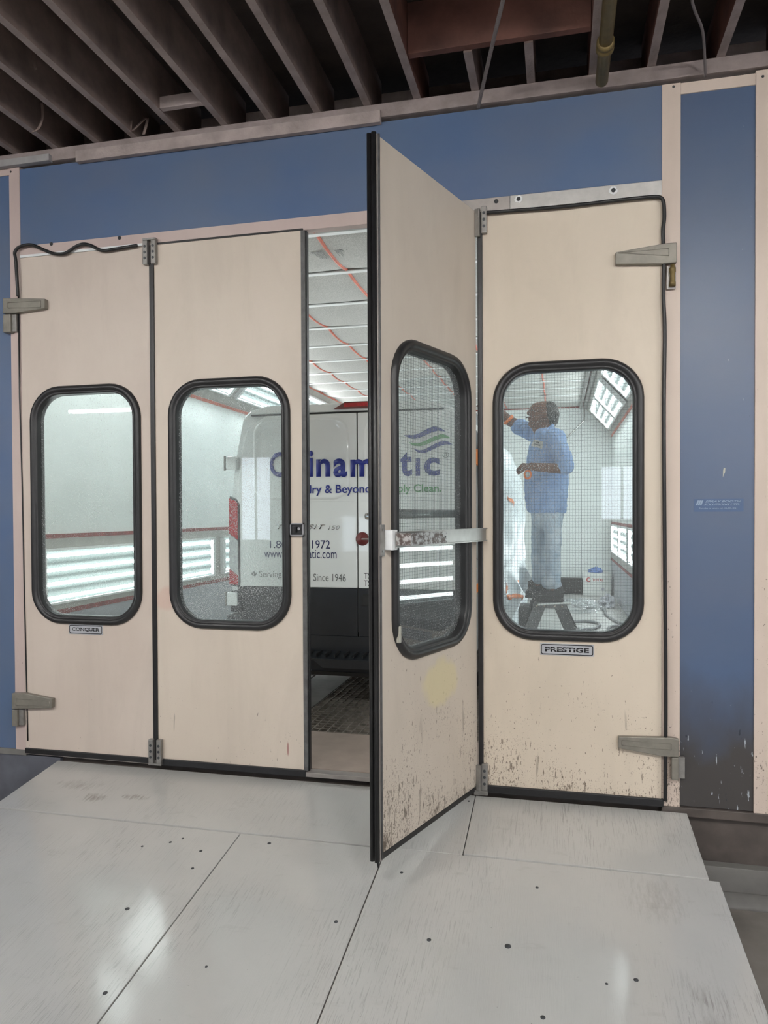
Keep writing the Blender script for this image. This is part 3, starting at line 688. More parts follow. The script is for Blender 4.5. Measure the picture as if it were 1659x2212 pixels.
mb = MB(); mb.prism([(a.x-.001, .0035, a.z-.028), (a.x+.004, .0035, a.z-.012), (a.x+.010, .0035, a.z+.0), (a.x+.011, .0035, a.z+.022), (a.x+.003, .0035, a.z+.025), (a.x, .0035, a.z+.01)], (0, -.0012, 0))
tag(mb.build('paint_chip', M['chip']), 'small pale chip in the blue paint above the booth decal', 'paint chip')

# ================================================================== RAMP
K = .135
def rz(y): return -.058+K*y
def sheet(x0, x1, y0, y1, lab, x0b=None, x1b=None, dz=0, th=.018):
    x0b = x0 if x0b is None else x0b; x1b = x1 if x1b is None else x1b
    mb = MB(); mb.prism([(x0, y0, rz(y0)+dz), (x1, y0, rz(y0)+dz), (x1b, y1, rz(y1)+dz), (x0b, y1, rz(y1)+dz)], (0, 0, -th))
    o = mb.build('ramp_sheet', M['ply']); bv = o.modifiers.new('b', 'BEVEL'); bv.width = .0025; bv.segments = 2
    return tag(o, lab, 'ramp sheet', 'plywood sheets of the ramp')
sheet(-3.30, -.478, -.022, -.618, 'upper grey painted ramp sheet below the left leaves and the gap')
sheet(-.474, .69, -.022, -.606, 'upper grey painted ramp sheet below the PRESTIGE leaf', x1b=.695)
sheet(-3.42, -1.696, -.632, -3.3, 'lower left grey painted ramp sheet with a glossy reflection')
sheet(-1.690, -.879, -.632, -3.3, 'narrow lower ramp sheet, middle one between two long seams')
sheet(-.873, .738, -.620, -3.3, 'lower right ramp sheet with worn bare wood grain', x1b=.775)
mb = MB()
mb.prism([(.60, -.03, -.085), (.60, -.03, -.52), (.60, -3.2, -.52), (.60, -3.2, rz(-3.2)-.02)], (.04, 0, 0)); tag(mb.build('ramp_stringer', M['wood_side']), 'wooden stringer under the right edge of the ramp', 'stringer', 'ramp stringers')
for x, l in ((-3.25, 'left edge'), (-1.71, 'left long seam'), (-.895, 'right long seam')):
    mb = MB(); mb.prism([(x, -.03, -.085), (x, -.03, -.52), (x, -3.2, -.52), (x, -3.2, rz(-3.2)-.02)], (.04, 0, 0)); tag(mb.build('ramp_stringer', M['wood_side']), 'wooden stringer under the %s of the ramp' % l, 'stringer', 'ramp stringers')
def on_ramp(px, py):
    d = FW+RT*((px-829.5)/F_PX)-UP*((py-1106-V_SHIFT)/F_PX)
    t = -(CAM.z+.058-K*CAM.y)/(d.z-K*d.y); return CAM+d*t
RS = [(601*.458, 1600+793*.458, .011, 'left of the long seam, in the glossy patch'), (1270*.458, 1600+484*.458, .010, 'just below the cross seam, right of the long seam'), (1585*.458, 1600+854*.458, .009, 'near the right long seam'), (804*.458, 1600+479*.458, .008, 'above the cluster of small knots'), (947*.458, 1600+520*.458, .009, 'in the cluster of small knots'), (908*.458, 1600+602*.458, .008, 'left beside the long seam'), (862*.458, 1600+461*.458, .007, 'highest of the small ones left of the long seam'), (671*.458, 1600+498*.458, .007, 'leftmost below the cross seam'),
      (973*.458, 1600+1066*.458, .006, 'between the seams low down'), (496*.458, 1600+1190*.458, .010, 'left of the long seam near the bottom edge'), (760+395*.422, 1640+925*.422, .010, 'right of the right long seam'), (760+799*.422, 1640+957*.422, .014, 'largest round knot in the lower right sheet'), (760+948*.422, 1640+657*.422, .008, 'below the PRESTIGE leaf'), (760+1455*.422, 1640+1130*.422, .010, 'far right, low on the lower right sheet'), (760+978*.422, 1640+1322*.422, .010, 'at the bottom edge of the photo'), (760+1304*.422, 1640+1150*.422, .006, 'small one left of the far right knot'), (760+255*.422, 1640+580*.422, .008, 'just right of the foot of the open leaf'), (760+598*.422, 1640+215*.422, .007, 'on the upper sheet beside the open leaf')]
for x, y, r, l in RS:
    p = on_ramp(x, y); n = Vector((0, -K, 1)).normalized()
    tag(MB().lathe([(.0001, .0016), (r*.5, .0014), (r*.55, .0008), (r*.95, .0012), (r, 0)], p, n, 12).build('ramp_screw', M['screw']), 'dark ramp screw, '+l, 'screw', 'screw heads in the ramp')

# ================================================================== BOOTH INTERIOR
XL, XR, YB, ZC = -4.60, 1.04, 11.0, 3.75
struct(box('wall_left', M['wall_in'], (XL-.06, .05, .66), (XL, YB, 3.16)), 'white booth wall left of the van')
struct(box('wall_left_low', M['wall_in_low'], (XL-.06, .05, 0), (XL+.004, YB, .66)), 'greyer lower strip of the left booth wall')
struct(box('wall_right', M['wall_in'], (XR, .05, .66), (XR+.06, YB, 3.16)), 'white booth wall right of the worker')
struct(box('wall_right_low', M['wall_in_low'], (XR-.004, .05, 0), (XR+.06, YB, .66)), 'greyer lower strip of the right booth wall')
struct(box('wall_back', M['wall_in'], (XL-.06, YB, 0), (XR+.06, YB+.06, 4.0)), 'white end wall of the booth')
st('wall_inner_front', 'wall_in', (XL-.06, .052, 0), (-3.60, .09, 4.0)); st('wall_inner_front', 'wall_in', (.60, .052, 0), (XR+.06, .09, 4.0)); st('wall_inner_front', 'wall_in', (-3.60, .052, 3.40), (.60, .09, 4.0))
for nm, xa, xb in (('wall_slant_left', XL, -4.06), ('wall_slant_right', XR, .47)):
    s = 1 if xb > xa else -1
    mb = MB(); mb.prism([(xa, .09, 3.16), (xb, .09, ZC), (xb-.03*s, .09, ZC+.05), (xa-.05*s, .09, 3.16)], (0, YB-.09, 0))
    struct(mb.build(nm, M['slate']), 'sloping panel between ceiling and booth wall that carries the upper lights')
YR = [.09, 1.07, 1.96, 2.90, 3.80, 4.68, 5.56, 6.42, 7.18, 7.95, 8.68, 9.45, 10.2, YB]
XC = [-4.06, -3.385, -2.595, -1.815, -1.02, -.235, .47]
def ceil(u, v):
    x = -4.10+u*4.61; y = .09+v*(YB-.09)
    def frac(q, L):
        for a, b in zip(L, L[1:]):
            if q <= b: return max(0, min(1, (q-a)/(b-a)))
        return 1
    fx, fy = frac(x, XC), frac(y, YR)
    return Vector((x, y, ZC+.05-.075*(math.sin(PI*fy)**.5)*(.55+.45*math.sin(PI*fx)**.5)))
o = MB().grid(ceil, 72, 200).build('ceiling', M['filter']); sd = o.modifiers.new('t', 'SOLIDIFY'); sd.thickness = .02; sd.offset = 1
struct(o, 'grey quilted filter ceiling of the booth')
for k, y in enumerate(YR[1:-1]):
    struct(MB().box((-4.08, y-.028, ZC-.012), (.48, y+.028, ZC+.0), .003).box((-4.08, y-.004, ZC), (.48, y+.004, ZC+.05)).build('trim_%d' % (20+k), M['white_metal']), 'white cross bar of the booth ceiling')
for k, x in enumerate(XC[1:-1]):
    mb = MB(); pts = []
    for i in range(260):
        v = i/259; c = ceil((x+4.10)/4.61, v); pts.append(Vector((x+.005*math.sin(i*.22+k), c.y, min(c.z-.03, ZC+.004) if False else c.z-.028)))
    mb.tube(pts, .015, 6); struct(mb.build('trim_%d' % (40+k), M['red_tape']), 'red seam cord running along the booth ceiling')
for k, (x, z, c) in enumerate(((-4.06, ZC-.01, 'red_tape'), (.47, ZC-.01, 'red_dark'))):
    struct(box('trim_%d' % (50+k), M[c], (x-.02, .1, z-.012), (x+.02, YB, z+.012)))
struct(box('trim_52', M['red_dark'], (-4.06, YB-.02, ZC-.03), (.47, YB, ZC-.005)), 'thin red line where ceiling meets the end wall')
for k, (z0, z1) in enumerate(((1.385, 1.425), (.665, .71))):
    struct(box('trim_%d' % (54+k), M['red_dark'], (XL, .1, z0), (XL+.02, YB, z1)), 'dark red strip along the left booth wall')
    struct(box('trim_%d' % (57+k), M['red_dark'], (XR-.02, .1, z0), (XR, YB, z1)), 'dark red strip along the right booth wall')
for k, (x, s) in enumerate(((XL, 1), (XR, -1))):
    struct(box('trim_%d' % (60+k), M['red_tape'], (x-.0*s, .1, 3.11) if s > 0 else (x-.02, .1, 3.11), (x+.02, YB, 3.15) if s > 0 else (x, YB, 3.15)), 'red strip under the sloping light panel')
    struct(box('trim_%d' % (64+k), M['slate'], (x if s > 0 else x-.012, .1, .71), (x+.012 if s > 0 else x, YB, 1.385)), 'grey panel strip behind the low wall lights')
u0 = Vector((.47, 0, ZC)); u1 = Vector((XR, 0, 3.16)); q = u0.lerp(u1, .10)
struct(MB().tube([(q.x-.01, .2, q.z-.02), (q.x-.01, 10.9, q.z-.02)], .016, 8).build('trim_70', M['red_dark']), 'red strip along the top of the sloping panel')
struct(box('floor_booth', M['booth_floor'], (XL-.06, .05, -.30), (XR+.06, .80, -.002)), 'brown-grey booth floor just inside the doors')
g = [(-1.985, -.30, .80, 5.6), (-4.45, -2.35, 2.60, 5.6)]
mb = MB(); mb.box((XL-.06, .80, -.30), (-2.36, 2.58, 0)).box((-2.34, .80, -.30), (-1.985, 5.6, .001))
struct(mb.build('floor_booth', M['booth_floor_shaded']), 'booth floor beside the doorway grating, shade painted into its colour')
mb = MB(); mb.box((-.30, .80, -.30), (XR+.06, 5.6, 0)).box((XL-.06, 5.6, -.30), (XR+.06, YB, 0)).box((XL-.06, 2.58, -.30), (-4.45, 5.6, 0))
struct(mb.build('floor_booth', M['booth_floor_grey']), 'grey booth floor around the gratings')
struct(box('floor_pit', M['dark'], (XL, .05, -.36), (XR, 5.8, -.31)))
for (x0, x1, y0, y1), lab in zip(g, ('steel floor grating in the doorway, in front of the van', 'darker steel floor grating under the rear of the van at left')):
    t = thing('floor_grating', lab, 'grating', ((x0+x1)/2, y0, -.03))
    mb = MB(); x = x0+.01
    while x < x1: mb.box((x-.0025, y0, -.03), (x+.0025, y1, -.001)); x += .062
    mb.build('bearing_bars', M['grate'], t, True)
    mb = MB(); y = y0+.02
    while y < y1: mb.box((x0, y-.0045, -.022), (x1, y+.0045, -.004)); y += .066
    mb.build('cross_bars', M['grate'], t, True)

# light fixtures: housing, reflector, four tubes
FL = 1.60
def make_fixture(h, lab, ntube=4):
    t = thing('light_fixture', lab, 'light fixture', (0, 0, -50))
    mb = MB()
    for a, b in (((-FL/2, -h/2), (FL/2, -h/2+.02)), ((-FL/2, h/2-.02), (FL/2, h/2)), ((-FL/2, -h/2), (-FL/2+.02, h/2)), ((FL/2-.02, -h/2), (FL/2, h/2))): mb.box((a[0], -.055, a[1]), (b[0], .0, b[1]))
    mb.build('housing', M['white_metal'], t)
    mb = MB()
    n = ntube
    def refl(u, v): return Vector((-FL/2+.02+u*(FL-.04), -.004-.018*abs(math.cos(PI*v*n))**2, -h/2+.02+v*(h-.04)))
    mb.grid(refl, 1, 8*n); mb.build('reflector', M['reflector'], t, fix=False)
    for k in range(n):
        z = -h/2+h*(k+.5)/n
        MB().cyl((-FL/2+.07, -.045, z), (FL/2-.07, -.045, z), .016, 10).build('tube', M['tube'], t)
    mb = MB()
    mb.b.free()
    for s in (-1, 1): MB().box((s*(FL/2-.05)-.018, -.056, -h/2+.03), (s*(FL/2-.05)+.018, -.005, h/2-.03), .003).build('tube_holder', M['white_metal'], t)
    return t
fx = make_fixture(.52, 'x'); used = False
def place(loc, rot, lab, grp):
    global used
    if not used: fx.location = loc; fx.rotation_euler = rot; fx['label'] = lab; fx['group'] = grp; used = True
    else: dup(fx, loc, rot, lab, grp)
YL = [2.20, 4.05, 5.90, 7.75, 9.45]; WD = ['nearest the doors', 'second from the doors', 'third from the doors', 'fourth from the doors', 'nearest the end wall']
for y, d in zip(YL, WD): place((XL+.013, y, 1.03), (0, 0, PI/2), 'four-tube light fixture low on the left booth wall, '+d, 'low lights on the left booth wall')
for y, d in zip((3.3, 4.35, 5.95, 7.75, 9.40), WD): 
    if y > 4: place((XR-.013, y if y != 9.40 else 9.42, 1.12), (0, 0, -PI/2), 'four-tube light fixture low on the right booth wall, '+d, 'low lights on the right booth wall')
al = math.atan2(.54, .59)
def slant_rot(side):
    n = Vector((.59*side, 0, -.54)).normalized(); x = Vector((0, 1*side, 0)); z = x.cross(-n) 
    m = Matrix((x, -n, z)).transposed(); return m.to_euler()
for y, d in zip([2.25, 4.35, 6.15, 8.0, 9.85], WD):
    c = Vector((XL, y, 3.16)).lerp(Vector((-4.06, y, ZC)), .52); place(c+Vector((.59, 0, -.54)).normalized()*.004, slant_rot(1), 'four-tube light fixture on the left sloping panel, '+d, 'upper lights on the left sloping panel')
for y, d in zip([1.9, 3.7, 5.55, 7.65, 9.35], WD):
    c = Vector((XR, y, 3.16)).lerp(Vector((.47, y, ZC)), .42); place(c+Vector((-.59, 0, -.54)).normalized()*.02, slant_rot(-1), 'four-tube light fixture on the right sloping panel, '+d, 'upper lights on the right sloping panel')
for loc, rot, lab, grp in (((XL+.013, .74, 1.03), (0, 0, PI/2), 'added unseen short four-tube light fixture low on the left booth wall, beside the doors', 'low lights on the left booth wall'),
        ((XR-.013, .74, 1.12), (0, 0, -PI/2), 'short four-tube light fixture low on the right booth wall, beside the doors', 'low lights on the right booth wall'),
        (Vector((XL, .74, 3.16)).lerp(Vector((-4.06, .74, ZC)), .52)+Vector((.003, 0, -.003)), slant_rot(1), 'added unseen short light fixture on the left sloping panel, beside the doors', 'upper lights on the left sloping panel')):
    q = dup(fx, loc, rot, lab, grp); q.scale = (.74, 1, 1)  # left two added unseen to brighten the van's rear; right one reflects in glass
# hall strip lamps: far left one real, the rest added unseen for light
def make_strip():
    t = thing('strip_lamp', 'x', 'lamp', (0, 0, 0), group='strip lamps hanging in the hall')
    MB().box((-.65, -.09, .0), (.65, .09, .06), .01).build('lamp_housing', M['white_metal'], t)
    for y in (-.045, .045):
        MB().cyl((-.62, y, -.02), (.62, y, -.02), .02, 10).build('tube', M['hall_lamp'], t)
    mb = MB(); [mb.tube([(x, 0, .06), (x, 0, .40)], .004, 5) for x in (-.5, .5)]; mb.build('hanger', M['cable'], t)
    return t
sl = make_strip(); first = True
for x, y, z, l in ((-7.0, -6.0, 3.28, 'far left'), (-4.5, -4.9, 3.93, 'left, close under the joists'), (-1.5, -4.9, 3.93, 'middle, close under the joists'), (1.5, -4.9, 3.93, 'right, close under the joists'), (3.0, -8.2, 3.28, 'right, near the windows'), (5.6, -5.0, 3.28, 'far right'), (4.4, -3.2, 3.5, 'right of the photographer')):
    if first: sl.location = (x, y, z); sl['label'] = 'added unseen twin-tube strip lamp in the hall, '+l; first = False
    else: dup(sl, (x, y, z), None, 'added unseen twin-tube strip lamp in the hall, '+l)  # added out of view to light the hall; last one brightens the open leaf

# end wall: conduit, seams, baseboard duct
pts = [P(1262, 868, 1, 10.93), P(1262, 905, 1, 10.93), P(1256, 914, 1, 10.93), P(1240, 930, 1, 10.93), P(1222, 950, 1, 10.93)]
tag(MB().tube(spline(pts, 4), .018, 8).build('conduit', M['chrome']), 'shiny bent conduit on the end wall beside the worker', 'conduit')
tag(MB().tube([(.52, .3, 3.68), (.52, 10.8, 3.68)], .035, 8).tube([(.44, .3, 3.70), (.44, 10.8, 3.70)], .03, 8).build('ceiling_conduit', M['zinc']), 'pair of grey pipes along the edge between ceiling and right sloping panel', 'conduit')
struct(box('trim_72', M['wall_in_low'], (.44, YB-.006, 0), (.455, YB, 3.7)), 'vertical seam of the end wall')
struct(box('baseboard_back', M['slate'], (-3.5, YB-.05, 0), (XR-.01, YB, .06)))
tag(box('wall_panel', M['dark'], (-.9, 10.6, .02), (.47, 10.95, .30), bev=.02), 'dark low box along the foot of the end wall behind the ladder', 'box')

# ================================================================== VAN
VX0, VX1, VY = -2.655, -.662, 1.30
VC = (VX0+VX1)/2
van = thing('delivery_van', 'white delivery van with blue and green lettering, parked inside the booth', 'van', (VC, 4.2, 0))
def sect(y, ztop, hw, zb=.36, tw=None, r=.16):
    """body cross-section at y: tumblehome above the belt, rounded roof corners"""
    tw = hw-.10 if tw is None else tw
    R = [(hw-.03, zb), (hw, zb+.10), (hw, .95), (hw, 1.35), (hw-.006, 1.75), (hw-.035, 2.03), (hw-.075, 2.22)]
    n = 8
    for k in range(n+1):
        t = k/n*PI/2; R.append((tw-r+r*math.cos(t), ztop-r*.75+r*.75*math.sin(t)))
    R.append((tw*.5, ztop+.018))
    pts = [(x, z) for x, z in R if z <= ztop+.03]
    L = [(-x, z) for x, z in pts][::-1]
    return [(VC+x, y, z) for x, z in pts+L]
secs = [sect(VY+.03, 2.44, .985, r=.13), sect(VY+.06, 2.47, .996), sect(VY+.3, 2.475, .998), sect(3.0, 2.475, .998), sect(5.0, 2.475, .998), sect(5.5, 2.43, .99)]
def front(y, zt, hw):
    n = len(secs[0]); base = sect(y, 2.43, hw); return [(x*1.0, y, min(z, zt-(.02 if z > zt else 0)+.0*z) if z > .5 else z) for x, _, z in base]
secs += [front(5.9, 2.15, .96), front(6.35, 1.45, .95), front(6.7, 1.28, .93), front(6.95, 1.05, .86), front(7.0, .8, .82)]
mb = MB(); rings = [[mb.b.verts.new(p) for p in s] for s in secs]; mb.skin(rings); mb.build('body', M['carpaint'], van, True)
# rear frame and doors: pixel-measured seams on the rear plane
SX = P(772, 1100, 1, VY).x; ZD0, ZD1, ZBL = .62, 2.405, 1.008
def rear_x(z, side):   # edge of the rear doors
    t = max(0, min(1, (z-1.6)/.8)); e = .068+.12*t**2
    return VX0+e if side < 0 else VX1-e
def door_poly(side, z0, z1, yy, inset=0):
    out = []
    n = 14; zs = [z0+(z1-z0)*k/n for k in range(n+1)]
    sx = SX-.004 if side < 0 else SX+.004
    edge = []
    for z in zs:
        x = rear_x(z, side); r = .14
        if z > ZD1-r: 
            d = (z-(ZD1-r))/r; x += (-1 if side > 0 else 1)*r*(1-math.sqrt(max(0, 1-d*d)))
        edge.append((x, yy, z))
    return [(sx, yy, z0)]+([(sx, yy, z1)] if False else [])+edge+[(sx, yy, z1)]
for side in (-1, 1):
    p = door_poly(side, ZBL, ZD1, VY)
    d = MB().prism(p, (0, .035, 0)).build('rear_door', M['carpaint'], van, True); bv = d.modifiers.new('b', 'BEVEL'); bv.width = .008; bv.segments = 3; bv.limit_method = 'ANGLE'
    lw = MB().prism(door_poly(side, ZD0, ZBL-.003, VY+.004), (0, .03, 0)).build('door_lower_cladding', M['car_black'], d, True)
    bv = lw.modifiers.new('b', 'BEVEL'); bv.width = .006; bv.segments = 2; bv.limit_method = 'ANGLE'
    # pressed window blank: groove outline raised from the door skin
    cx = (-2.44-1.62)/2 if side < 0 else (-1.49-.84)/2
    hw_ = .38 if side < 0 else .30
    q = rrect(cx, 2.045, hw_, .30, .10, 6)
    mb = MB(); rs = []
    for off, yy in ((.03, 0.001), (.018, -.006), (.006, -.0065), (-.012, -.0015), (-.05, -.001)):
        rs.append([mb.b.verts.new((x, VY+yy, z)) for x, z in rrect(cx, 2.045, hw_+off, .30+off, max(.10+off, .03), 6)])
    mb.skin(rs, cap=False); mb._f(rs[-1]); o = mb.build('pressed_panel', M['carpaint'], d, True)
    box('belt_line', M['carpaint'], (min(SX, rear_x(1.6, side))+.03, VY-.003, 1.70), (max(SX, rear_x(1.6, side))-.03, VY+.002, 1.712), d, world=True, bev=.001)
MB().box((SX-.004, VY+.01, ZD0), (SX+.004, VY+.03, ZD1)).build('door_seam', M['seam'], van, True)
mb = MB(); mb.prism([(VX0+.20, VY+.002, ZD1+.002), (VX1-.20, VY+.002, ZD1+.002), (VX1-.20, VY+.002, ZD1+.012), (VX0+.20, VY+.002, ZD1+.012)], (0, .03, 0)); mb.build('top_seam', M['seam'], van, True)
# roof lip, brake lamp
mb = MB(); mb.prism([(VX0+.17, VY-.004, ZD1+.012), (VX0+.20, VY-.004, 2.452), (VX0+.34, VY-.004, 2.485), (VX1-.34, VY-.004, 2.485), (VX1-.20, VY-.004, 2.452), (VX1-.17, VY-.004, ZD1+.012)], (0, .10, 0)); o = mb.build('roof_lip', M['carpaint'], van, True); bv = o.modifiers.new('b', 'BEVEL'); bv.width = .012; bv.segments = 3
a = P(720, 884, 1, VY-.02); b = P(745, 870, 1, VY-.02); c = SX+(SX-a.x)*1.0
mb = MB(); mb.prism([(a.x, VY-.022, a.z), (a.x+.04, VY-.022, a.z+.022), (b.x, VY-.022, b.z+.006), (c-(b.x-a.x), VY-.022, b.z+.006), (c-.04, VY-.022, a.z+.022), (c, VY-.022, a.z)], (0, .05, 0)); mb.build('brake_lamp', M['brake'], van, True)
mb = MB(); mb.box((a.x+.09, VY-.0245, a.z+.014), (c-.09, VY-.02, b.z-.004)); mb.build('brake_lens', M['lamp_red'], van, True)
# tail lamps
for side in (-1, 1):
    def X(px): 
        x = P(px, 1150, 1, VY).x; return x if side < 0 else VX0+VX1-x
    def Z(py): return P(500, py, 1, VY).z
    t = MB().prism([(X(497), VY+.0, Z(1072)), (X(512), VY, Z(1080)), (X(519), VY, Z(1090)), (X(519), VY, Z(1262)), (X(515), VY, Z(1268)), (X(497), VY, Z(1265))], (0, .22, 0)).build('tail_lamp', M['car_black'], van, True)
    def part(nm, mt, pts, y0=-.008): MB().prism([(X(x), VY+y0, Z(y)) for x, y in pts], (0, .20, 0)).build(nm, M[mt], t, True)
    part('red_lens', 'lamp_red', [(495.5, 1076), (511, 1083), (514, 1088), (514, 1166), (495.5, 1152)])
    part('clear_lens', 'lamp_clear', [(495.5, 1153), (514, 1168), (514, 1242), (495.5, 1228)])
    part('lower_red_lens', 'lamp_red', [(495.5, 1229), (514, 1243), (514, 1263), (495.5, 1262)])
    for zz in (P(505, 1001, 1, VY).z, P(500, 1293, 1, VY).z):
        xx = (VX0+.035) if side < 0 else VX1-.035
        hb = MB().box((xx-.045, VY-.035, zz-.055), (xx+.045, VY+.03, zz+.055), .008).build('door_hinge', M['carpaint'] , van, True)
        xp = xx-.062 if side < 0 else xx+.062
        MB().cyl((xp, VY-.02, zz-.06), (xp, VY-.02, zz+.06), .010, 8).cyl((xx, VY-.02, zz-.045), (xp, VY-.02, zz-.045), .008, 6).cyl((xx, VY-.02, zz+.045), (xp, VY-.02, zz+.045), .008, 6).build('hinge_rod', M['zinc'], hb, True)
# rear corner posts under lamps (bumper ends), bumper step
for side in (-1, 1):
    x0 = VX0-.005 if side < 0 else VX1-.13
    MB().box((x0, VY-.06, .40), (x0+.135, VY+.25, .78), .02).build('bumper_corner', M['car_black'], van, True)
    MB().box((x0+.01, VY-.015, .79), (x0+.12, VY+.25, .97), .02).build('corner_panel', M['car_black'], van, True)
mb = MB(); MB().box((VX0+.12, VY+.01, .40), (VX1-.12, VY+.05, .66)).build('sill_cladding', M['car_black'], van, True)
mb.prism([(VX0+.10, VY-.17, .47), (VX0+.10, VY+.06, .50), (VX0+.10, VY+.06, .36), (VX0+.10, VY-.14, .36)], (VX1-VX0-.20, 0, 0)); o = mb.build('step_bumper', M['car_black'], van, True); bv = o.modifiers.new('b', 'BEVEL'); bv.width = .015; bv.segments = 3
mb = MB()
for k in range(22): mb.box((VX0+.2+k*.075, VY-.15, .478), (VX0+.205+k*.075, VY-.0, .505))
mb.build('step_ribs', M['seam'], o, True)
MB().prism([(SX-.33, VY-.178, .47), (SX+.45, VY-.178, .47), (SX+.36, VY-.178, .40), (SX-.24, VY-.178, .40)], (0, .05, 0)).build('step_recess', M['car_black'], o, True)
p = P(793, 1292, 1, VY)
MB().prism([(p.x-.03, VY-.012, p.z+.03), (p.x+.03, VY-.012, p.z+.03), (p.x+.045, VY-.012, p.z-.06), (p.x-.045, VY-.012, p.z-.06)], (0, .02, 0)).build('tow_socket', M['seam'], van, True)
p = P(805, 1115, 1, VY); MB().box((p.x-.06, VY-.035, p.z-.025), (p.x+.14, VY-.001, p.z+.025), .02).build('door_handle', M['chrome'], van, True)
# wheels and underside
for x in (VX0+.16, VX1-.16):
    for y in (2.35, 5.95):
        wv = MB().lathe([(.20, -.11), (.33, -.11), (.36, -.08), (.365, 0), (.36, .08), (.33, .11), (.20, .11)], (x, y, .365), (1, 0, 0), 28).build('wheel', M['rubber'], van, True)
        s = -1 if x < VC else 1
        MB().lathe([(.0001, .09), (.06, .09), (.08, .06), (.19, .075), (.205, .112)], (x, y, .365), (s, 0, 0), 20).build('wheel_rim', M['steel'], wv, True)
MB().box((VX0+.35, VY+.1, .28), (VX1-.35, 6.8, .40)).build('chassis', M['car_black'], van, True)
MB().prism([(VC-.86, 5.66, 2.34), (VC+.86, 5.66, 2.34), (VC+.93, 6.36, 1.50), (VC-.93, 6.36, 1.50)], (0, .02, .02)).build('windscreen', M['car_black'], van, True)
# lettering on the rear
YT = VY-.0008
def vt(s, x0, x1, y0, y1, mat, yy=None, **k):
    yy = YT if yy is None else yy
    A = P(x0, y1, 1, yy); B = P(x1, y0, 1, yy); return text('lettering', s, M[mat], A, (1, 0, 0), (0, 0, 1), B.x-A.x, B.z-A.z, van, ext=.0006, **k)
YP = VY-.0022
def vt2(*a, **k): return vt(*a, yy=YP-.0105+.0085, **k)
vt('C', 583, 617, 976, 1031, 'navy', yy=VY-.0075, bold=.02); vt('o', 621, 656, 991, 1031, 'navy', yy=VY-.0075, bold=.03)
vt('i', 668, 676, 973, 1030, 'navy', yy=VY-.0075, bold=.03); vt('n', 683, 713, 991, 1030, 'navy', yy=VY-.0075, bold=.03)
vt('a', 720, 750, 990, 1031, 'navy', yy=VY-.0075, bold=.03); vt('m', 757, 806, 991, 1030, 'navy', yy=VY-.0075, bold=.03)
vt('a', 812, 845, 990, 1030, 'navy', yy=VY-.0075, bold=.03); vt('t', 864, 890, 976, 1029, 'navy', yy=VY-.0075, bold=.03)
vt('ı', 898, 907, 989, 1028, 'navy', yy=VY-.0075, bold=.03); vt('c', 916, 950, 988, 1028, 'navy', yy=VY-.0075, bold=.03)
vt('®', 956, 970, 976, 989, 'grey_text', yy=VY-.0075)
vt('Laundry & Beyond.', 615, 806, 1046, 1072, 'navy', yy=VY-.0075, bold=.015)
vt('Simply Clean.', 826, 953, 1045, 1069, 'green', yy=VY-.0075, bold=.015)
vt('1.80', 583, 619, 1168, 1184, 'navy_dark', bold=.003); vt('1972', 674, 713, 1167, 1185, 'navy_dark', bold=.003)
vt('www.coinamatic.com', 571, 727, 1188, 1205, 'navy_dark')
vt('Serving Canada', 560, 664, 1234, 1251, 'grey_text'); vt('Since 1946', 677, 747, 1240, 1255, 'grey_text')
vt('TSSA', 786, 818, 1238, 1250, 'black_text'); vt('TSSA', 786, 818, 1254, 1266, 'black_text')
vt('TRANSIT', 597, 703, 1133, 1143, 'chrome', bold=.01, shear=.25, yy=VY-.003); vt('150', 709, 734, 1135, 1144, 'chrome', bold=.01, shear=.25, yy=VY-.003)
# maple leaf
lf = [(0, -1), (.04, -.45), (.5, -.52), (.42, -.32), (.95, .1), (.8, .2), (.9, .55), (.55, .48), (.45, .62), (.18, .3), (.3, .85), (.13, .75), (0, 1.05)]
c = P(549, 1241, 1, YT); mb = MB(); s_ = .028
mb.prism([(c.x+x*s_, YT, c.z+z*s_) for x, z in lf+[(-x, z) for x, z in lf[::-1][1:-1]]], (0, -.0006, 0)); mb.build('maple_leaf', M['grey_text'], van, True)
# three waves
def wave(pa, pb, mat):
    mb = MB(); up = [P(x, y, 1, VY-.0075) for x, y in pa]; lo = [P(x, y, 1, VY-.0075) for x, y in pb]
    A = spline(up, 8); B = spline(lo, 8); mb.prism(A+B[::-1], (0, -.0006, 0)); mb.build('wave', M[mat], van, True)
wave([(872, 940), (900, 938), (928, 924), (945, 922), (963, 932)], [(872, 940), (888, 947), (905, 946), (940, 932), (963, 932)], 'navy')
wave([(882, 955), (905, 957), (940, 942), (958, 938), (973, 946)], [(882, 955), (895, 963), (915, 962), (950, 948), (973, 946)], 'green')
wave([(893, 969), (912, 972), (945, 956), (962, 952), (978, 960)], [(893, 969), (905, 978), (922, 977), (955, 962), (978, 960)], 'navy')
# right side decals near the rear corner
XS = VX1-.0
def vs(nm, s, x0, x1, y0, y1, mat, bold=.02):
    A = P(x0, y1, 0, VX1+.003); B = P(x1, y0, 0, VX1+.003)
    return text(nm, s, M[mat], A, (0, 1, 0), (0, 0, 1), B.y-A.y, B.z-A.z, van, bold=bold)
vs('lettering', 'Service', 1006, 1046, 1203, 1218, 'black_text', 0)
vs('lettering', '0', 1012, 1022, 1248, 1274, 'navy')
for (x0, y0, x1, y1, m) in ((1013, 1160, 1024, 1194, 'amber_logo'), (1016, 1228, 1030, 1236, 'orange_logo'), (1010, 1275, 1036, 1279, 'orange_logo')):
    A = P(x0, y1, 0, VX1+.002); B = P(x1, y0, 0, VX1+.002); MB().box((VX1-.001, A.y, A.z), (VX1+.002, B.y, B.z)).build('side_decal', M[m], van, True)
A = P(1012, 995, 0, VX1-.012); B = P(1030, 970, 0, VX1-.012)
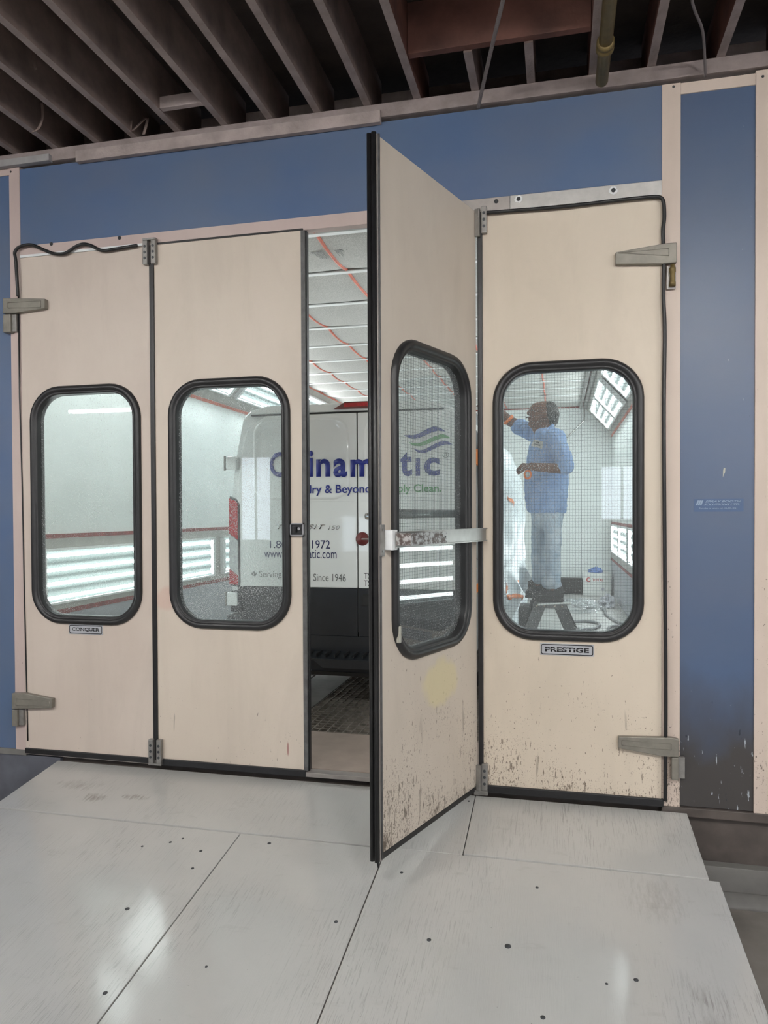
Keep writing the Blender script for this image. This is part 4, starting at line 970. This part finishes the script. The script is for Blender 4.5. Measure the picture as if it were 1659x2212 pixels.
MB().prism([(VX1-.04, A.y, A.z), (VX1-.04, B.y, A.z), (VX1-.04, B.y, B.z)], (.045, 0, 0)).build('side_decal', M['orange_logo'], van, True)
# suction lifter
p = P(783, 1164, 1, VY); t = thing('suction_puller', 'dark red suction cup puller with a metal rod stuck on the van door', 'tool', (p.x, VY-.001, p.z))
MB().lathe([(.055, .0), (.052, .012), (.030, .022), (.014, .034), (.010, .04)], (p.x, VY-.002, p.z), (0, -1, 0), 20).build('suction_cup', M['cup_red'], t, True)
MB().tube([(p.x, VY-.036, p.z), (p.x+.02, VY-.05, p.z), (p.x+.28, VY-.05, p.z)], .006, 8).build('rod', M['steel'], t, True)
MB().lathe([(.055, .0), (.052, .012), (.030, .022), (.014, .034), (.010, .05)], (p.x+.28, VY-.002, p.z), (0, -1, 0), 20).build('suction_cup', M['cup_red'], t, True)

# ================================================================== MASKING FILM ON THE VAN SIDE
def film(u, v):
    y = 1.95+5.1*u
    z = 2.50-2.38*v
    x = -.505-.20*max(0, (z-1.75)/.75)**1.5+.035*math.sin(u*23+v*3)*(.3+v)+.02*math.sin(u*57+v*9)+.012*math.sin(v*31+u*17)
    if z > 2.47: x -= .1
    x += .10*max(0, 1-abs(z-.78)/.25)*max(0, math.sin(u*PI*1.6+.3))
    return Vector((x, y, z))
FILM = o = MB().grid(film, 90, 60).build('masking_film', M['film']); sd = o.modifiers.new('t', 'SOLIDIFY'); sd.thickness = .003
tag(o, 'creased white masking film draped over the right side of the van', 'masking film')
def tape(pts, wd, lab):
    mb = MB(); pts = spline([P(*p, 0, -.50) for p in pts], 5); prev = None
    for i, p in enumerate(pts):
        d = (pts[min(i+1, len(pts)-1)]-pts[max(0, i-1)]); d.x = 0; d.normalize(); n = Vector((0, -d.z, d.y))
        k = wd*.5*(1+.25*math.sin(i*1.7))
        # stays on the film
        r = []
        for s in (-1, 1):
            q = p+n*k*s; u = max(0, min(1, (q.y-1.95)/5.1)); v = max(0, min(1, (2.50-q.z)/2.38)); q.x = film(u, v).x+.008; r.append(mb.b.verts.new(q))
        if prev: mb._f([prev[0], prev[1], r[1], r[0]], True)
        prev = r
    o = mb.build('masking_tape', M['orange']); s = o.modifiers.new('t', 'SOLIDIFY'); s.thickness = .002
    tag(o, lab, 'tape', 'orange tape on the masking film')
tape([(1095, 1074), (1099, 1082), (1101, 1092)], .035, 'short slanting piece of orange tape, uppermost on the film')
tape([(1128.5, 1175), (1128, 1195), (1128, 1220)], .07, 'long upright strip of orange tape at the right edge of the film')
tape([(1121, 1222), (1119, 1235), (1118, 1250)], .05, 'upright strip of orange tape in the middle of the film')
tape([(1119, 1252), (1110, 1258), (1104, 1266), (1104, 1276)], .045, 'curved orange tape bending left below the upright strip')
tape([(1087, 1290), (1094, 1287), (1099, 1293), (1104, 1290), (1108, 1285)], .04, 'hooked piece of orange tape low on the film')
tape([(1091, 1262), (1089, 1270), (1087, 1279)], .035, 'short steep piece of orange tape at the lower left of the film')
# loose flap of film
mb = MB(); A = [P(1122, 1225, 1, 3.2), P(1136, 1226, 1, 3.1), P(1150, 1251, 1, 3.0), P(1140, 1256, 1, 3.15), P(1139, 1290, 1, 3.05), P(1127, 1272, 1, 3.2), P(1121, 1262, 1, 3.2)]
mb.prism(A, (0, .01, 0)); o = mb.build('film_flap', M['film'], FILM)

# ================================================================== STEPLADDER
LY0, LY1 = 2.02, 2.42
lx0, lx1 = P(1152, 1300, 1, LY0).x, P(1222, 1300, 1, LY0).x; LZ = .845
lad = thing('step_ladder', 'dark grey platform stepladder under the worker', 'ladder', ((lx0+lx1)/2, 2.22, 0))
MB().box((lx0, LY0, LZ-.025), (lx1, LY1, LZ), .008).build('platform', M['ladder_grey'], lad, True)
MB().box((lx0-.005, LY0-.012, LZ-.05), (lx1+.005, LY0+.002, LZ-.008), .003).build('platform_edge', M['ladder_grey'], lad, True)
mb = MB(); [mb.cyl((x, LY0-.012, LZ-.03), (x, LY0-.018, LZ-.03), .008, 8) for x in (lx0+.03, lx0+.09, lx1-.09, lx1-.03)]; mb.build('rivets', M['chrome'], lad, True)
def rail(x0, x1, y, yb, wd=.045, m='ladder'):
    mb = MB(); mb.prism([(x0-wd, y, LZ-.03), (x0+wd, y, LZ-.03), (x1+wd*1.1, yb, 0), (x1-wd*1.1, yb, 0)], (0, .03, 0)); return mb.build('leg', M[m], lad, True)
for y, yb in ((LY0, LY0-.10), (LY1-.03, LY1+.06)):
    rail(lx0+.055, lx0-.26, y, yb, .05, 'ladder_grey'); rail(lx1-.05, lx1+.30, y, yb, .048)
for k, f in enumerate((.33, .66)):
    z = LZ*(1-f); 
    for s, m in ((-1, 'ladder'), (1, 'ladder')):
        xc = (lx0+.05-.31*f) if s < 0 else (lx1-.05+.35*f)
        MB().box((xc-.06, LY0-.08*f, z-.015), (xc+.06, LY1+.04*f, z+.01), .004).build('step', M[m], lad, True)
MB().tube([(lx0-.08, LY1+.02, .55), (lx0-.02, LY1+.0, LZ-.03)], .02, 8).build('brace', M['ladder'], lad, True)
MB().box((lx0-.13, 2.05, .55), (lx0-.03, 2.38, .80), .03).build('folded_guard', M['ladder'], lad, True)
o = MB().tube(spline([P(1162, 1306, 2, LZ+.010), P(1180, 1305, 2, LZ+.010), P(1205, 1304, 2, LZ+.010), P(1234, 1303, 2, LZ+.010)]), .009, 6).build('wooden_stick', M['carton']); tag(o, 'pale stick lying on the ladder platform by the worker\'s foot', 'stick')

# ================================================================== WORKER
def Q(px, py, y): return P(px, py, 1, y)
person = thing('person', 'worker in a blue short-sleeved shirt and pale jeans on the stepladder, reaching left', 'person', (-.10, 2.2, LZ))
yl, yr = 2.02, 2.40      # his left side (near), his right side (far)
b = MB(); b.ell(Q(1176, 896, 2.2), (.113, .083, .118), 20, 14); b.ell(Q(1170, 911, 2.2), (.088, .070, .078)); b.ell(Q(1163, 890, 2.2), (.085, .072, .085))
b.ell(Q(1152, 918, 2.2), (.036, .044, .034)); b.ell(Q(1151, 909, 2.2), (.03, .036, .022)); b.ell(Q(1144.5, 902.6, 2.2), (.017, .026, .009)); b.ell(Q(1145, 907.3, 2.2), (.017, .025, .010))
b.cap(Q(1150, 882, 2.2), Q(1142, 892, 2.2), .012, .018, 8); b.ell(Q(1142.5, 893.5, 2.2), (.019, .022, .014)); b.ell(Q(1150.5, 880.5, 2.2), (.022, .058, .012)); b.ell(Q(1147, 916, 2.2), (.026, .032, .026)); b.ell(Q(1157, 903, 2.2-.045), (.04, .03, .04)); b.ell(Q(1157, 903, 2.2+.045), (.04, .03, .04))
for s in (-1, 1):
    b.ell(Q(1150.5, 884.5, 2.2+s*.032), (.013, .014, .010)); e = Q(1176, 897, 2.2+s*.084); b.ell(e, (.021, .014, .033)); b.ell(e+Vector((.002, s*.008, 0)), (.015, .01, .024))
b.cap(Q(1174, 912, 2.2), Q(1179, 938, 2.2), .062, .075, 16); b.cap(Q(1160, 925, 2.2), Q(1168, 936, 2.2), .045, .055)
# torso, pelvis, legs (inside the clothes)
b.cap(Q(1182, 955, 2.2), Q(1182, 1060, 2.2), .115, .115, 16); b.cap(Q(1188, 955, yl+.08), Q(1184, 955, yr-.05), .06, .06)
b.cap(Q(1194, 1110, 2.12), Q(1195, 1200, 2.08), .05, .038); b.cap(Q(1195, 1200, 2.08), Q(1195, 1275, 2.08), .038, .034); b.cap(Q(1169, 1110, 2.29), Q(1162, 1200, 2.33), .05, .034); b.cap(Q(1162, 1200, 2.33), Q(1164, 1275, 2.33), .034, .03)
def hand(wr, dr, pn, side, curl, sc=1.0):
    """wrist point, finger direction, palm normal, thumb side; curled separate fingers"""
    dr = Vector(dr).normalized(); pn = Vector(pn); pn = (pn-dr*pn.dot(dr)).normalized(); sd_ = dr.cross(pn)*side
    for k in range(4): b.cap(wr+sd_*(k-1.5)*.012, wr+dr*.075*sc+sd_*(k-1.5)*.021, .017, .0125, 8)
    for k, L in enumerate((.9, 1.0, .95, .75)):
        p0 = wr+dr*.08*sc+sd_*(1.5-k)*.021; a = 0; d = dr.copy()
        for j, seg in enumerate((.038, .026, .02)):
            a += curl; d = dr*math.cos(a)+pn*math.sin(a); p1 = p0+d*seg*L*sc; b.cap(p0, p1, .0095-.001*j, .0088-.001*j, 8); p0 = p1
    p0 = wr+dr*.025+sd_*.03; d = (dr*.6+sd_*.6+pn*.5).normalized()
    for j, seg in enumerate((.035, .028, .022)):
        p1 = p0+d*seg*sc; b.cap(p0, p1, .012-.001*j, .0105-.001*j, 8); p0 = p1; d = (d+dr*.25-sd_*.25+pn*.2).normalized()
# near arm: shoulder, elbow, wrist
S1, E1, W1 = Q(1203, 948, 1.99), Q(1223, 1013, 1.89), Q(1146, 1008, 1.84)
b.cap(S1+Vector((-.02, .04, -.02)), E1, .050, .046); b.cap(E1, W1, .046, .033)
hand(W1, (Q(1127, 1006, 1.86)-W1), (0, .5, -1), 1, .75)
S2, E2, W2 = Q(1160, 938, yr), Q(1100, 909, 2.44), Q(1080, 889, 2.42)
b.cap(S2, E2, .060, .046); b.cap(E2, W2, .046, .033); b.cap(W2, W2+(W2-E2)*.6, .033, .028)
WE = W2+(W2-E2)*.6; hand(WE, (-1, 0, .25), (0, 0, -1), 1, .25)
body = remeshed(b, 'body', M['skin'], person, .0048, 2, True)
# hair at back and sides
h = MB(); h.ell(Q(1189, 895, 2.2), (.078, .089, .090), 18, 12); h.ell(Q(1192, 906, 2.2), (.060, .078, .066)); h.ell(Q(1187, 884, 2.2), (.070, .080, .068)); 
remeshed(h, 'hair', M['hair'], person, .007, 3, True)
# shirt
s = MB()
def oval(c, rx, ry, n=24): return [s.b.verts.new((c.x+rx*math.cos(2*PI*i/n), c.y+ry*math.sin(2*PI*i/n), c.z)) for i in range(n)]
prof = [(1181, 1108, .158, .18), (1181, 1104, .166, .185), (1180, 1080, .180, .195), (1180, 1050, .186, .20), (1181, 1020, .182, .20), (1182, 990, .176, .20), (1184, 965, .163, .20), (1184, 948, .142, .19), (1182, 936, .112, .155), (1178, 928, .080, .09)]
s.skin([oval(Q(x, y, 2.2), rx, ry) for x, y, rx, ry in prof])
s.cap(S1+Vector((-.01, .02, .0)), E1+(S1-E1)*.10, .082, .070, 16); s.cap(E1+(S1-E1)*.40, E1+(S1-E1)*.12, .076, .080, 14); s.ell(S1+Vector((-.02, .03, .01)), (.09, .09, .085))
s.cap(S2+Vector((.02, -.02, -.02)), S2.lerp(E2, .62), .084, .068, 16); s.cap(S2.lerp(E2, .45), S2.lerp(E2, .64)+Vector((0, 0, -.012)), .070, .076, 14)
sh = remeshed(s, 'shirt', M['shirt'], person, .008, 5, True)
tx = bpy.data.textures.new('folds', 'CLOUDS'); tx.noise_scale = .07; dm = sh.modifiers.new('d', 'DISPLACE'); dm.texture = tx; dm.strength = .03; dm.mid_level = .5; dm.texture_coords = 'LOCAL'
c = MB()
for sy in (-1, 1):
    pts = spline([Q(1196, 917, 2.2+sy*.03), Q(1190, 921, 2.2+sy*.085), Q(1179, 930, 2.2+sy*.095), Q(1166, 942, 2.2+sy*.075), Q(1157, 955, 2.2+sy*.04), Q(1152, 966, 2.2+sy*.02)], 4); prev = None
    for i, p in enumerate(pts):
        wdt = .028+.016*math.sin(i/(len(pts)-1)*PI)
        r = [c.b.verts.new(p+Vector((0, 0, .012))), c.b.verts.new(p+Vector((.012, sy*.018, -wdt)))]
        if prev: c._f([prev[0], prev[1], r[1], r[0]], True)
        prev = r
co = c.build('collar', M['shirt'], sh, True); q = co.modifiers.new('t', 'SOLIDIFY'); q.thickness = .006
A = Q(1147, 953, 2.0); 
pl = [Q(1153.5, 949, 1.985), Q(1174, 954, 1.965), Q(1171, 969.5, 1.975), Q(1147, 963, 1.99)]
bd = MB().prism(pl, (0, -.004, 0)).build('name_badge', M['carton'], person, True)
ux = (pl[1]-pl[0]).normalized(); uz = (pl[0]-pl[3]).normalized()
# person's badge writing is unreadable scrawl in the photo: short dark strokes
mb = MB(); c0 = pl[3]+Vector((0, -.0045, 0))
for (a0, a1, hh) in ((.36, .62, .72), (.18, .86, .38)):
    st_ = c0+ux*.085*a0+uz*.055*hh
    pts = [st_+ux*.085*(a1-a0)*t/14+uz*(.007*math.sin(t*2.3)) for t in range(15)]; mb.tube(pts, .0018, 5)
mb.build('badge_writing', M['black_text'], bd, True)
# trousers
t = MB()
t.skin([[t.b.verts.new((Q(x, y, 2.2).x+rx*math.cos(2*PI*i/20), 2.2+ry*math.sin(2*PI*i/20), Q(x, y, 2.2).z)) for i in range(20)] for x, y, rx, ry in ((1181, 1085, .14, .17), (1181, 1110, .142, .17), (1182, 1128, .130, .165), (1184, 1140, .09, .14))])
t.cap(Q(1194, 1120, 2.11), Q(1195, 1200, 2.08), .082, .066, 16); t.cap(Q(1195, 1200, 2.08), Q(1195, 1254, 2.08), .066, .068, 16); t.cap(Q(1185, 1258, 2.09), Q(1198, 1261, 2.09), .062, .062)
t.cap(Q(1169, 1120, 2.30), Q(1162, 1200, 2.33), .084, .058, 16); t.cap(Q(1162, 1200, 2.33), Q(1164, 1250, 2.33), .064, .058, 16)
tr = remeshed(t, 'jeans', M['jeans'], person, .009, 4, True)
dm = tr.modifiers.new('d', 'DISPLACE'); dm.texture = tx; dm.strength = .02; dm.mid_level = .5; dm.texture_coords = 'LOCAL'
for yy, xh, xt in ((2.09, 1205, 1160), (2.33, 1178, 1145)):
    f = MB(); H = Q(xh, 1285, yy); T_ = Q(xt, 1290, yy); H.z = LZ+.055; T_.z = LZ+.045
    f.cap(H+Vector((0, 0, .03)), H, .048, .050); f.cap(H, T_, .050, .043); f.cap(H+Vector((-.06, 0, .02)), H+Vector((0, 0, .05)), .045, .045)
    f.box((T_.x-.045, yy-.045, LZ+.002), (H.x+.05, yy+.045, LZ+.025), .01)
    remeshed(f, 'boot', M['boot'], person, .008, 3, True)
# orange wristbands: tapes worn on the forearm
e = E2.lerp(W2, .12); d = (W2-E2).normalized()
MB().lathe([(.050, -.014), (.055, -.012), (.055, .012), (.050, .014)], Q(1098.5, 907, 2.44), (W2-E2), 18).build('wrist_band', M['orange'], person, True)
tag(MB().tube([Q(1142, 901, 2.2), Q(1135, 903, 2.2)], .0045, 6).build('cigarette_stub', M['dark']), 'short dark stick between the worker\'s lips', 'stick')
g = MB()
for sy in (-1, 1):
    cc = Q(1147, 885.5, 2.2+sy*.033); pts = [cc+Vector((-.004*math.cos(a), .020*math.cos(a), .015*math.sin(a))) for a in [k*PI/8 for k in range(16)]]; g.tube(pts, .0016, 5, True)
    g.tube([Q(1148, 885, 2.2+sy*.055), Q(1176, 893, 2.2+sy*.086)], .0018, 5)
g.build('glasses', M['seam'], person, True)
p = Q(1140, 1025, 1.84)
tp = thing('tape_roll', 'small roll of orange tape held in the worker\'s near hand', 'tape roll', p)
mb = MB(); mb.tube([(p.x+.025*math.cos(a), p.y, p.z+.034*math.sin(a)) for a in [k*PI/10 for k in range(20)]], .009, 8, True); mb.build('tape_ring', M['orange'], tp, True)
MB().lathe([(.017, -.008), (.019, -.008), (.019, .008), (.017, .008)], p, (0, 1, 0), 14).build('tape_core', M['carton'], tp, True)

# ================================================================== THINGS AT THE END WALL
bx0, bx1, by, bz = .47, .985, 10.45, .42
bt = thing('cardboard_carton', 'white carton with red round logo and TOTAL lettering by the end wall', 'carton', ((bx0+bx1)/2, by+.15, 0))
MB().box((bx0, by, 0), (bx1, by+.35, bz), .004).build('carton_body', M['carton'], bt, True)
mb = MB()
for k, (x, y0) in enumerate(((bx0, by), (bx0, by+.18))): mb.prism([(bx0, y0, bz), (bx1, y0, bz), (bx1, y0+.16, bz+.015), (bx0, y0+.16, bz+.015)], (0, 0, .004))
mb.build('carton_flap', M['carton'], bt, True)
text('lettering', 'TOTAL', M['carton_red'], (bx0+.17, by-.001, bz-.145), (1, 0, 0), (0, 0, 1), .21, .055, bt, bold=.02)
mb = MB(); mb.tube([(bx0+.105+.036*math.cos(a), by-.002, bz-.115+.036*math.sin(a)) for a in [k*PI/10 for k in range(3, 20)]], lambda q: .005+.016*q*(1-q)*2, 8); mb.build('round_logo', M['carton_red'], bt, True)
MB().box((bx0+.33, by-.002, .10), (bx0+.40, by, .15)).build('small_print', M['wall_in_low'], bt, True)
def crumple(name, c, rx, ry, rz_, mat, seed, lab, cat, n=26):
    rnd = random.Random(seed); ph = [rnd.uniform(0, 6) for _ in range(6)]
    def f(u, v):
        a = 2*PI*u; t = PI*v*.5; k = 1+.14*math.sin(3*a+ph[0]+4*v)+.09*math.sin(7*a+9*v+ph[1])+.07*math.sin(17*v+2*a+ph[2])+rnd.uniform(-.05, .05)
        return Vector((c[0]+rx*k*math.cos(a)*math.sin(t+.05), c[1]+ry*k*math.sin(a)*math.sin(t+.05), c[2]+rz_*max(0, math.cos(t))*k))
    mb = MB()
    g = [[None]*(n//2+1) for _ in range(n)]
    for i in range(n):
        for j in range(n//2+1): g[i][j] = mb.b.verts.new(f(i/n, j/(n//2)))
    for i in range(n):
        for j in range(n//2): mb._f([g[i][j], g[(i+1) % n][j], g[(i+1) % n][j+1], g[i][j+1]], False)
    return tag(mb.build(name, mat), lab, cat)
crumple('blue_rag', (.72, 10.6, bz+.018), .13, .09, .09, M['rag'], 3, 'crumpled blue rag lying on the TOTAL carton', 'rag')
crumple('plastic_sheet', (.32, 8.2, .005), .34, .45, .15, M['bag'], 5, 'crumpled clear plastic sheet on the booth floor in front of the carton', 'plastic sheet', 44)
crumple('plastic_sheet', (.82, 8.9, .005), .13, .40, .16, M['wall_in_low'], 8, 'crumpled grey plastic sheet against the foot of the right wall', 'plastic sheet', 44)
hp = [P(x, y, 2, .02) for x, y in ((1226, 1296), (1245, 1308), (1275, 1310), (1284, 1306), (1262, 1302), (1240, 1305), (1262, 1314), (1290, 1310), (1306, 1318), (1310, 1328), (1330, 1342), (1352, 1350), (1340, 1352), (1318, 1354), (1314, 1362), (1326, 1366))]
tag(MB().tube(spline(hp, 6), .022, 8).build('air_hose', M['hose']), 'grey hose winding over the booth floor towards the right wall', 'hose')
hp = [P(x, y, 2, .02) for x, y in ((1238, 1343), (1262, 1342), (1288, 1345), (1296, 1351), (1280, 1358), (1256, 1360), (1252, 1364), (1275, 1367), (1305, 1368))]
tag(MB().tube(spline(hp, 6), .022, 8).build('air_hose', M['hose']), 'looped grey hose on the booth floor beside the ladder foot', 'hose')
# ceiling filter print
def ctext(s, x0, x1, y0, y1):
    z = ZC-.032
    A = P(x0, y0, 2, z); B = P(x1, y1, 2, z)
    o = text('filter_print', s, M['grey_text'], (min(A.x, B.x), max(A.y, B.y), z), (1, 0, 0), (0, -1, 0), abs(B.x-A.x), abs(A.y-B.y), None, ext=.0006); struct(o); return o
ctext('MD 600G', 722, 782, 540, 550); ctext('M5/F5', 748, 784, 548, 556); ctext('DUSTEK', 672, 712, 545, 558)
